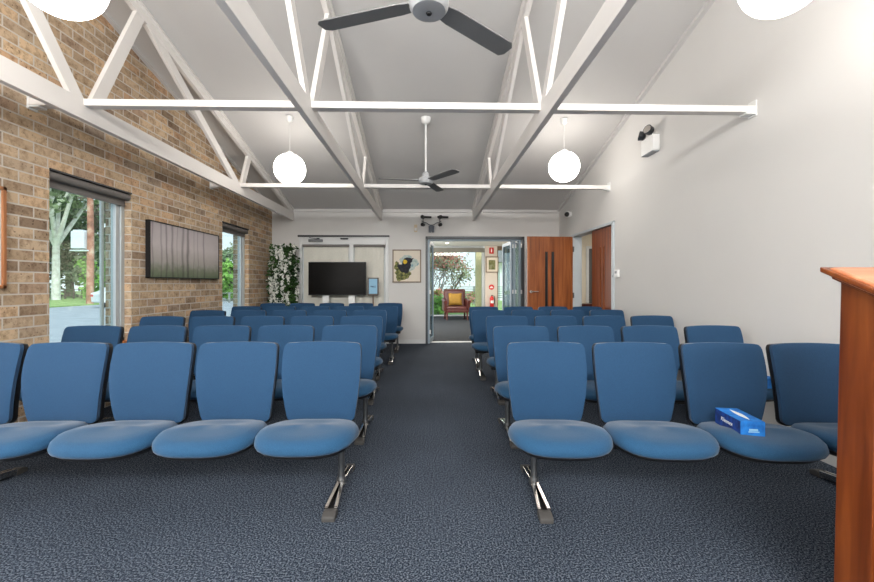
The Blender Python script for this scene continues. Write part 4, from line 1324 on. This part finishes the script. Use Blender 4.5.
def way(px, dist):
    """ground point on the sight line towards a picture column"""
    a = math.tan(math.atan((px - 437) / 400.0) + math.atan(9 / 400))
    y = dist / math.sqrt(1 + a * a)
    return (a * y, y)
GRP = 'trees across the road'
x, y = way(56, 52); tree('gum_tree', 'pale-trunked forked gum tree across the road', (x, y, GZ), 17, 5.5, 0.3, LEAF1, BARKW, 21, 1300, 0.6, 0.55, 5, fork=0.3)
x, y = way(40, 50); tree('gum_tree', 'slim pale gum tree at the left of the street window', (x, y, GZ), 15, 4.5, 0.22, LEAF1, BARKW, 22, 1200, 0.6, 0.55, 4, fork=0.45)
for i, (px, dd, H, cr, lm, cz, lab) in enumerate([
        (45, 62, 12, 6, LEAF2, 0.1, 'dark bushy tree behind the pale gums'),
        (70, 66, 17, 7, LEAF2, 0.2, 'tall dark tree right behind the pale gum trunks'),
        (88, 62, 14, 6, LEAF1, 0.15, 'olive tree behind the power pole'),
        (102, 66, 15, 6, LEAF2, 0.1, 'dark tree at the right of the street window'),
        (20, 64, 14, 7, LEAF2, 0.1, 'dark tree beyond the left window edge')]):
    x, y = way(px, dd)
    tree('street_tree', lab, (x, y, GZ + 0.05), H, cr, 0.35, lm, BARKD, 40 + i, 1500, 0.6, cz, 5, group=GRP)
x, y = way(101, 50); tree('street_bush', 'bright green bush behind the white car', (x, y, GZ), 3.6, 2.0, 0.1, LEAF3, BARKD, 61, 900, 0.35, 0.1, 4)
for i, (px, dd, H, cr, lm, lab) in enumerate([(223, 52, 5.9, 3.0, LEAF1, 'dark tree seen through the farther brick-wall window'), (232, 42, 3.6, 1.8, LEAF3, 'light green bushy tree in the farther brick-wall window'), (213, 44, 4.4, 1.8, LEAF2, 'green tree at the left in the farther window')]):
    x, y = way(px, dd); tree('street_tree', lab, (x, y, GZ), H, cr, 0.2, lm, BARKD, 70 + i, 1800, 0.45, 0.15, 5, group=GRP)
# pole with box
x, y = way(90, 40)
t = thing('power_pole', 'weathered reddish timber power pole across the road', 'pole', (x, y, GZ))
m_ = MB(); m_.tube([(0, 0, 0), (0.05, 0, 5), (0, 0, 10)], [0.24, 0.21, 0.18], 14); obj('pole', m_, blotch('red_pole_wood', [(0.3, (140, 96, 78)), (0.5, (178, 122, 100)), (0.7, (206, 176, 152))], 2.2), t, smooth=50)
m_ = MB(); m_.box(-1.3, 1.3, -0.06, 0.06, 9.0, 9.14); m_.box(-0.9, 0.9, -0.06, 0.06, 8.0, 8.12); obj('cross_arm', m_, BARKD, t)
m_ = MB()
for k in range(4): m_.tube([(-1.2 + 0.8 * k, 0, 9.14), (-1.2 + 0.8 * k, 0, 9.34)], 0.05, 8)
obj('insulator', m_, WHITEP, t)
m_ = MB(); m_.box(-1.15, -0.2, -0.35, 0.35, 4.2, 5.5); m_.box(-1.05, -0.3, -0.3, 0.3, 5.5, 5.6); m_.box(-1.3, 0.1, -0.3, 0.3, 4.0, 4.1); obj('transformer_box', m_, plain('white_enamel', (226, 230, 234), 0.4), t, bevel=0.05)
m_ = MB()
for k in range(3): m_.tube([(-1.2 + 1.1 * k, 0, 9.3), (-14 + k, -6, 8.7), (-30, -14, 9.3)], 0.025, 6)
obj('wire', m_, DARKM, t)
t = thing('verandah_post', 'slim white post standing just outside the street window', 'post', way(101.8, 6.3) + (GZ,))
m_ = MB(); m_.tube([(0, 0, 0), (0, 0, 3.0)], 0.022, 12); obj('post', m_, WHITEP, t, smooth=50)
m_ = MB(); m_.box(-0.06, 0.06, -0.06, 0.06, 0, 0.02); obj('base_plate', m_, GREYM, t)
# car
x, y = way(135, 34)
t = thing('car', 'white parked car across the road at the window edge', 'car', (x, y, GZ), R(60))
prof = [(-2.1, 0.35), (2.1, 0.35), (2.15, 0.75), (1.95, 0.95), (1.1, 1.02), (0.5, 1.48), (-1.1, 1.5), (-1.8, 1.05), (-2.15, 0.95)]
m_ = MB(); m_.prism(prof, 'y', -0.85, 0.85); obj('car_body', m_, plain('car_white', (236, 238, 240), 0.25, var=0.01), t, bevel=0.08, seg=3)
m_ = MB()
m_.prism([(0.95, 1.04), (0.45, 1.42), (-1.0, 1.44), (-1.55, 1.05)], 'y', -0.865, -0.852); m_.prism([(0.95, 1.04), (0.45, 1.42), (-1.0, 1.44), (-1.55, 1.05)], 'y', 0.852, 0.865); obj('car_window', m_, SCREEN, t)
for cx in (-1.3, 1.3):
    for cy in (-0.8, 0.8):
        m_ = MB(); m_.lathe([(0.2, -0.1), (0.33, -0.1), (0.33, 0.1), (0.2, 0.1)], 20, (cx, cy, 0.33), M_); w_ = obj('wheel', m_, BLACK, t, smooth=40)
        m_ = MB(); m_.lathe([(0.19, -0.105), (0.19, 0.105)], 16, (cx, cy, 0.33), M_); obj('hubcap', m_, GREYM, w_)
m_ = MB(); m_.box(-2.16, -2.1, -0.8, -0.45, 0.72, 0.86); m_.box(-2.16, -2.1, 0.45, 0.8, 0.72, 0.86); obj('tail_light', m_, RED, t)
# fences
def fence(name, label, p, q, H, n, mat, rails=3):
    t = thing(name, label, 'fence', (p[0], p[1], p[2]))
    d = Vector((q[0] - p[0], q[1] - p[1], 0))
    m_ = MB()
    for k in range(rails): m_.beam((0, 0, H * (0.35 + 0.6 * k / max(1, rails - 1))), d + Vector((0, 0, H * (0.35 + 0.6 * k / max(1, rails - 1)))), 0.05, 0.09 if rails < 6 else 0.16, (0, 0, 1))
    obj('rail', m_, mat, t)
    for k in range(n + 1):
        c = d * (k / n); m_ = MB(); m_.box(c.x - 0.06, c.x + 0.06, c.y - 0.06, c.y + 0.06, 0, H); obj('post', m_, mat, t)
xa, ya = way(0, 56); xb, yb = way(106, 56)
fence('timber_fence', 'low dark timber fence along the verge across the road', (xa, ya, GZ + 0.05), (xb, yb, 0), 1.0, 12, plain('fence_timber', (104, 92, 82), 0.8))
xa, ya = way(205, 37); xb, yb = way(245, 37)
fence('timber_fence', 'pale rail fence seen through the farther window', (xa, ya, GZ), (xb, yb, 0), 0.85, 5, plain('pale_fence', (140, 142, 138), 0.8), 2)

# garden beyond the foyer
GL = -0.05
x, y = way(436, 18.5)
rnd = random.Random(12)
t = thing('garden_tree', 'bare-branched tree with pink and green leaves outside the foyer window', 'tree', (0.55, 19.0, GL))
m_ = MB(); tips = []
def grow(p, d, L, r, lev):
    q_ = p + d * L
    mid = p.lerp(q_, 0.5) + Vector((rnd.uniform(-.08, .08), rnd.uniform(-.08, .08), 0)) * L
    m_.tube([p, mid, q_], [r, r * 0.85, r * 0.65], 7)
    if lev == 0: tips.append(q_); return
    for k in range(3 if lev > 1 else 3):
        nd = (d + Vector((rnd.gauss(0, 0.5), rnd.gauss(0, 0.45), rnd.uniform(-0.1, 0.35)))).normalized()
        grow(q_, nd, L * rnd.uniform(0.65, 0.9), r * 0.6, lev - 1)
    tips.append(q_)
grow(Vector((-0.3, 0, 0)), Vector((0.35, 0, 0.9)).normalized(), 0.9, 0.075, 4)
grow(Vector((-0.35, 0.1, 0)), Vector((-0.1, 0.1, 1)).normalized(), 0.9, 0.06, 4)
grow(Vector((-0.2, -0.05, 0)), Vector((0.75, 0, 0.75)).normalized(), 0.9, 0.05, 3)
obj('trunk', m_, BARKD, t, smooth=50)
def cf2():
    p = rnd.choice(tips)
    return p + Vector((rnd.gauss(0, 0.2), rnd.gauss(0, 0.2), rnd.gauss(0, 0.18)))
def cf3():
    for _ in range(30):
        p = cf2()
        if p.z > 2.0: return p
    return p
m_ = MB(); leaf_cloud(rnd, 2600, cf2, 0.12, m_); obj('foliage', m_, LEAF1, t, fix=False)
m_ = MB(); leaf_cloud(rnd, 1700, cf3, 0.11, m_); obj('foliage', m_, LEAFP, t, fix=False)
m_ = MB(); leaf_cloud(rnd, 1500, cf2, 0.11, m_); obj('foliage', m_, LEAFR, t, fix=False)
tree('garden_bush', 'green clumping plants at the foot of the garden tree', (0.42, 16.6, GL), 0.75, 0.45, 0.02, LEAF3, BARKD, 81, 900, 0.16, 0.1, 5, cat='plant')
tree('garden_bush', 'pink flowering shrub at the left of the foyer window', (0.35, 18.0, GL), 1.0, 0.35, 0.02, LEAFP, BARKD, 82, 600, 0.1, 0.3, 5, cat='plant', extra=LEAF3)
tree('garden_bush', 'pink flowering shrub right of the armchair', (2.35, 19.8, GL), 0.95, 0.6, 0.02, LEAFP, BARKD, 83, 700, 0.1, 0.3, 5, cat='plant', extra=LEAF3)
fence('garden_fence', 'grey slatted fence across the garden', (-3.0, 26.0, GL), (9.0, 26.0, 0), 1.15, 8, plain('grey_fence', (150, 150, 148), 0.8), 6)
t = thing('garden_column', 'tan rendered column outside the foyer window', 'column', (2.08, 16.0, GL))
m_ = MB(); m_.box(-0.17, 0.17, -0.17, 0.17, 0, 2.75); obj('shaft', m_, plain('tan_render', (222, 196, 150), 0.8, var=0.08, scale=12), t)
m_ = MB(); m_.box(-0.2, 0.2, -0.2, 0.2, 2.62, 2.78); obj('capital', m_, ALUW, t)
# white house
t = thing('white_house', 'white house beyond the garden fence', 'house', (8.2, 31, GL))
m_ = MB(); m_.box(-2.6, 6, 0, 6, 0, 3.0); obj('wall', m_, plain('house_white', (234, 234, 230), 0.7), t)
m_ = MB(); m_.prism([(-0.6, 2.95), (3, 4.6), (6.6, 2.95)], 'x', -3.2, 6.5); obj('roof', m_, plain('roof_grey', (120, 116, 112), 0.8), t)
for k in range(3):
    m_ = MB(); m_.box(-1.7 + 2.2 * k, -0.9 + 2.2 * k, -0.03, 0.02, 1.5, 2.4); f_ = obj('window', m_, ALUW, t)
    m_ = MB(); m_.box(-1.64 + 2.2 * k, -0.96 + 2.2 * k, -0.04, -0.03, 1.56, 2.34); obj('pane', m_, plain('house_pane', (96, 92, 84), 0.2), f_)

# ------------------------------------------------------------------ lights
def area(name, loc, rot, sx, sy, power, col=(1, 1, 1)):
    l = bpy.data.lights.new(name, 'AREA'); l.shape = 'RECTANGLE'; l.size = sx; l.size_y = sy; l.energy = power; l.color = col
    o = bpy.data.objects.new(name, l); C.objects.link(o); o.location = loc; o.rotation_euler = rot
    return o
# area lamp added as fill, set in the unseen window behind the camera
area('window_fill', ((XL + XR) / 2, YF - 0.02, 1.45), (R(90), 0, 0), 4.4, 1.8, 30, (1.0, 0.99, 0.98))
for wy in (1.06, -1.74):
    area('window_fill', (XL - 0.02, wy, 1.38), (0, R(-90), 0), 1.5, 0.85, 30, (0.98, 0.99, 1.0))  # added fill lamps in the two unseen side windows
# unseen fill strips added behind the camera, one tipped down, one up
area('overhead_fill', ((XL + XR) / 2, -2.4, 3.12), (R(38), 0, 0), 4.6, 0.5, 165, (1.0, 0.99, 0.97))
area('upward_fill', ((XL + XR) / 2, -2.5, 2.95), (R(104), 0, 0), 4.6, 0.3, 210, (1.0, 0.99, 0.97))
area('foyer_side_fill', (-1.55, 12.0, 1.3), (0, R(-90), 0), 1.8, 4.0, 130, (1, 0.99, 0.96))  # added fill on the foyer's unseen side; that wall has no window
# unseen area fills over foyer and hallway, no fittings modelled
area('foyer_fill', (0.8, 11.5, FZ - 0.03), (0, 0, 0), 2.0, 2.0, 130, (1, 0.95, 0.88))
area('hallway_fill', (3.6, 7.4, 2.47), (0, 0, 0), 0.8, 0.8, 18, (1, 0.96, 0.9))
sun = bpy.data.lights.new('sun', 'SUN'); sun.energy = 3.2; sun.angle = R(25); sun.color = (1, 0.97, 0.92)
so = bpy.data.objects.new('sun', sun); C.objects.link(so); so.rotation_euler = (R(38), R(32), 0)

wd = bpy.data.worlds.new('World'); bpy.context.scene.world = wd; wd.use_nodes = True
nt = wd.node_tree
bg = nt.nodes['Background']
tc = nt.nodes.new('ShaderNodeTexCoord'); sp = nt.nodes.new('ShaderNodeSeparateXYZ')
nt.links.new(tc.outputs['Generated'], sp.inputs[0])
rp = nt.nodes.new('ShaderNodeValToRGB')
rp.color_ramp.elements[0].position = 0.0; rp.color_ramp.elements[0].color = (0.93, 0.95, 0.97, 1)
rp.color_ramp.elements[1].position = 0.6; rp.color_ramp.elements[1].color = (0.55, 0.70, 0.90, 1)
nt.links.new(sp.outputs[2], rp.inputs[0]); nt.links.new(rp.outputs[0], bg.inputs[0])
bg.inputs[1].default_value = 1.1

# ------------------------------------------------------------------ camera
cam = bpy.data.cameras.new('Camera'); co = bpy.data.objects.new('Camera', cam); C.objects.link(co)
cam.sensor_width = 36; cam.lens = 400 / 874 * 36
cam.shift_y = -6.5 / 874
cam.clip_start = 0.05; cam.clip_end = 300
co.location = (0, 0, 1.2)
co.rotation_euler = (R(90), 0, -math.atan(9 / 400))
sc = bpy.context.scene
sc.camera = co
sc.view_settings.view_transform = 'Standard'
sc.view_settings.look = 'None'
sc.view_settings.exposure = 0.5
sc.view_settings.gamma = 1.0
sc.view_settings.use_curve_mapping = False
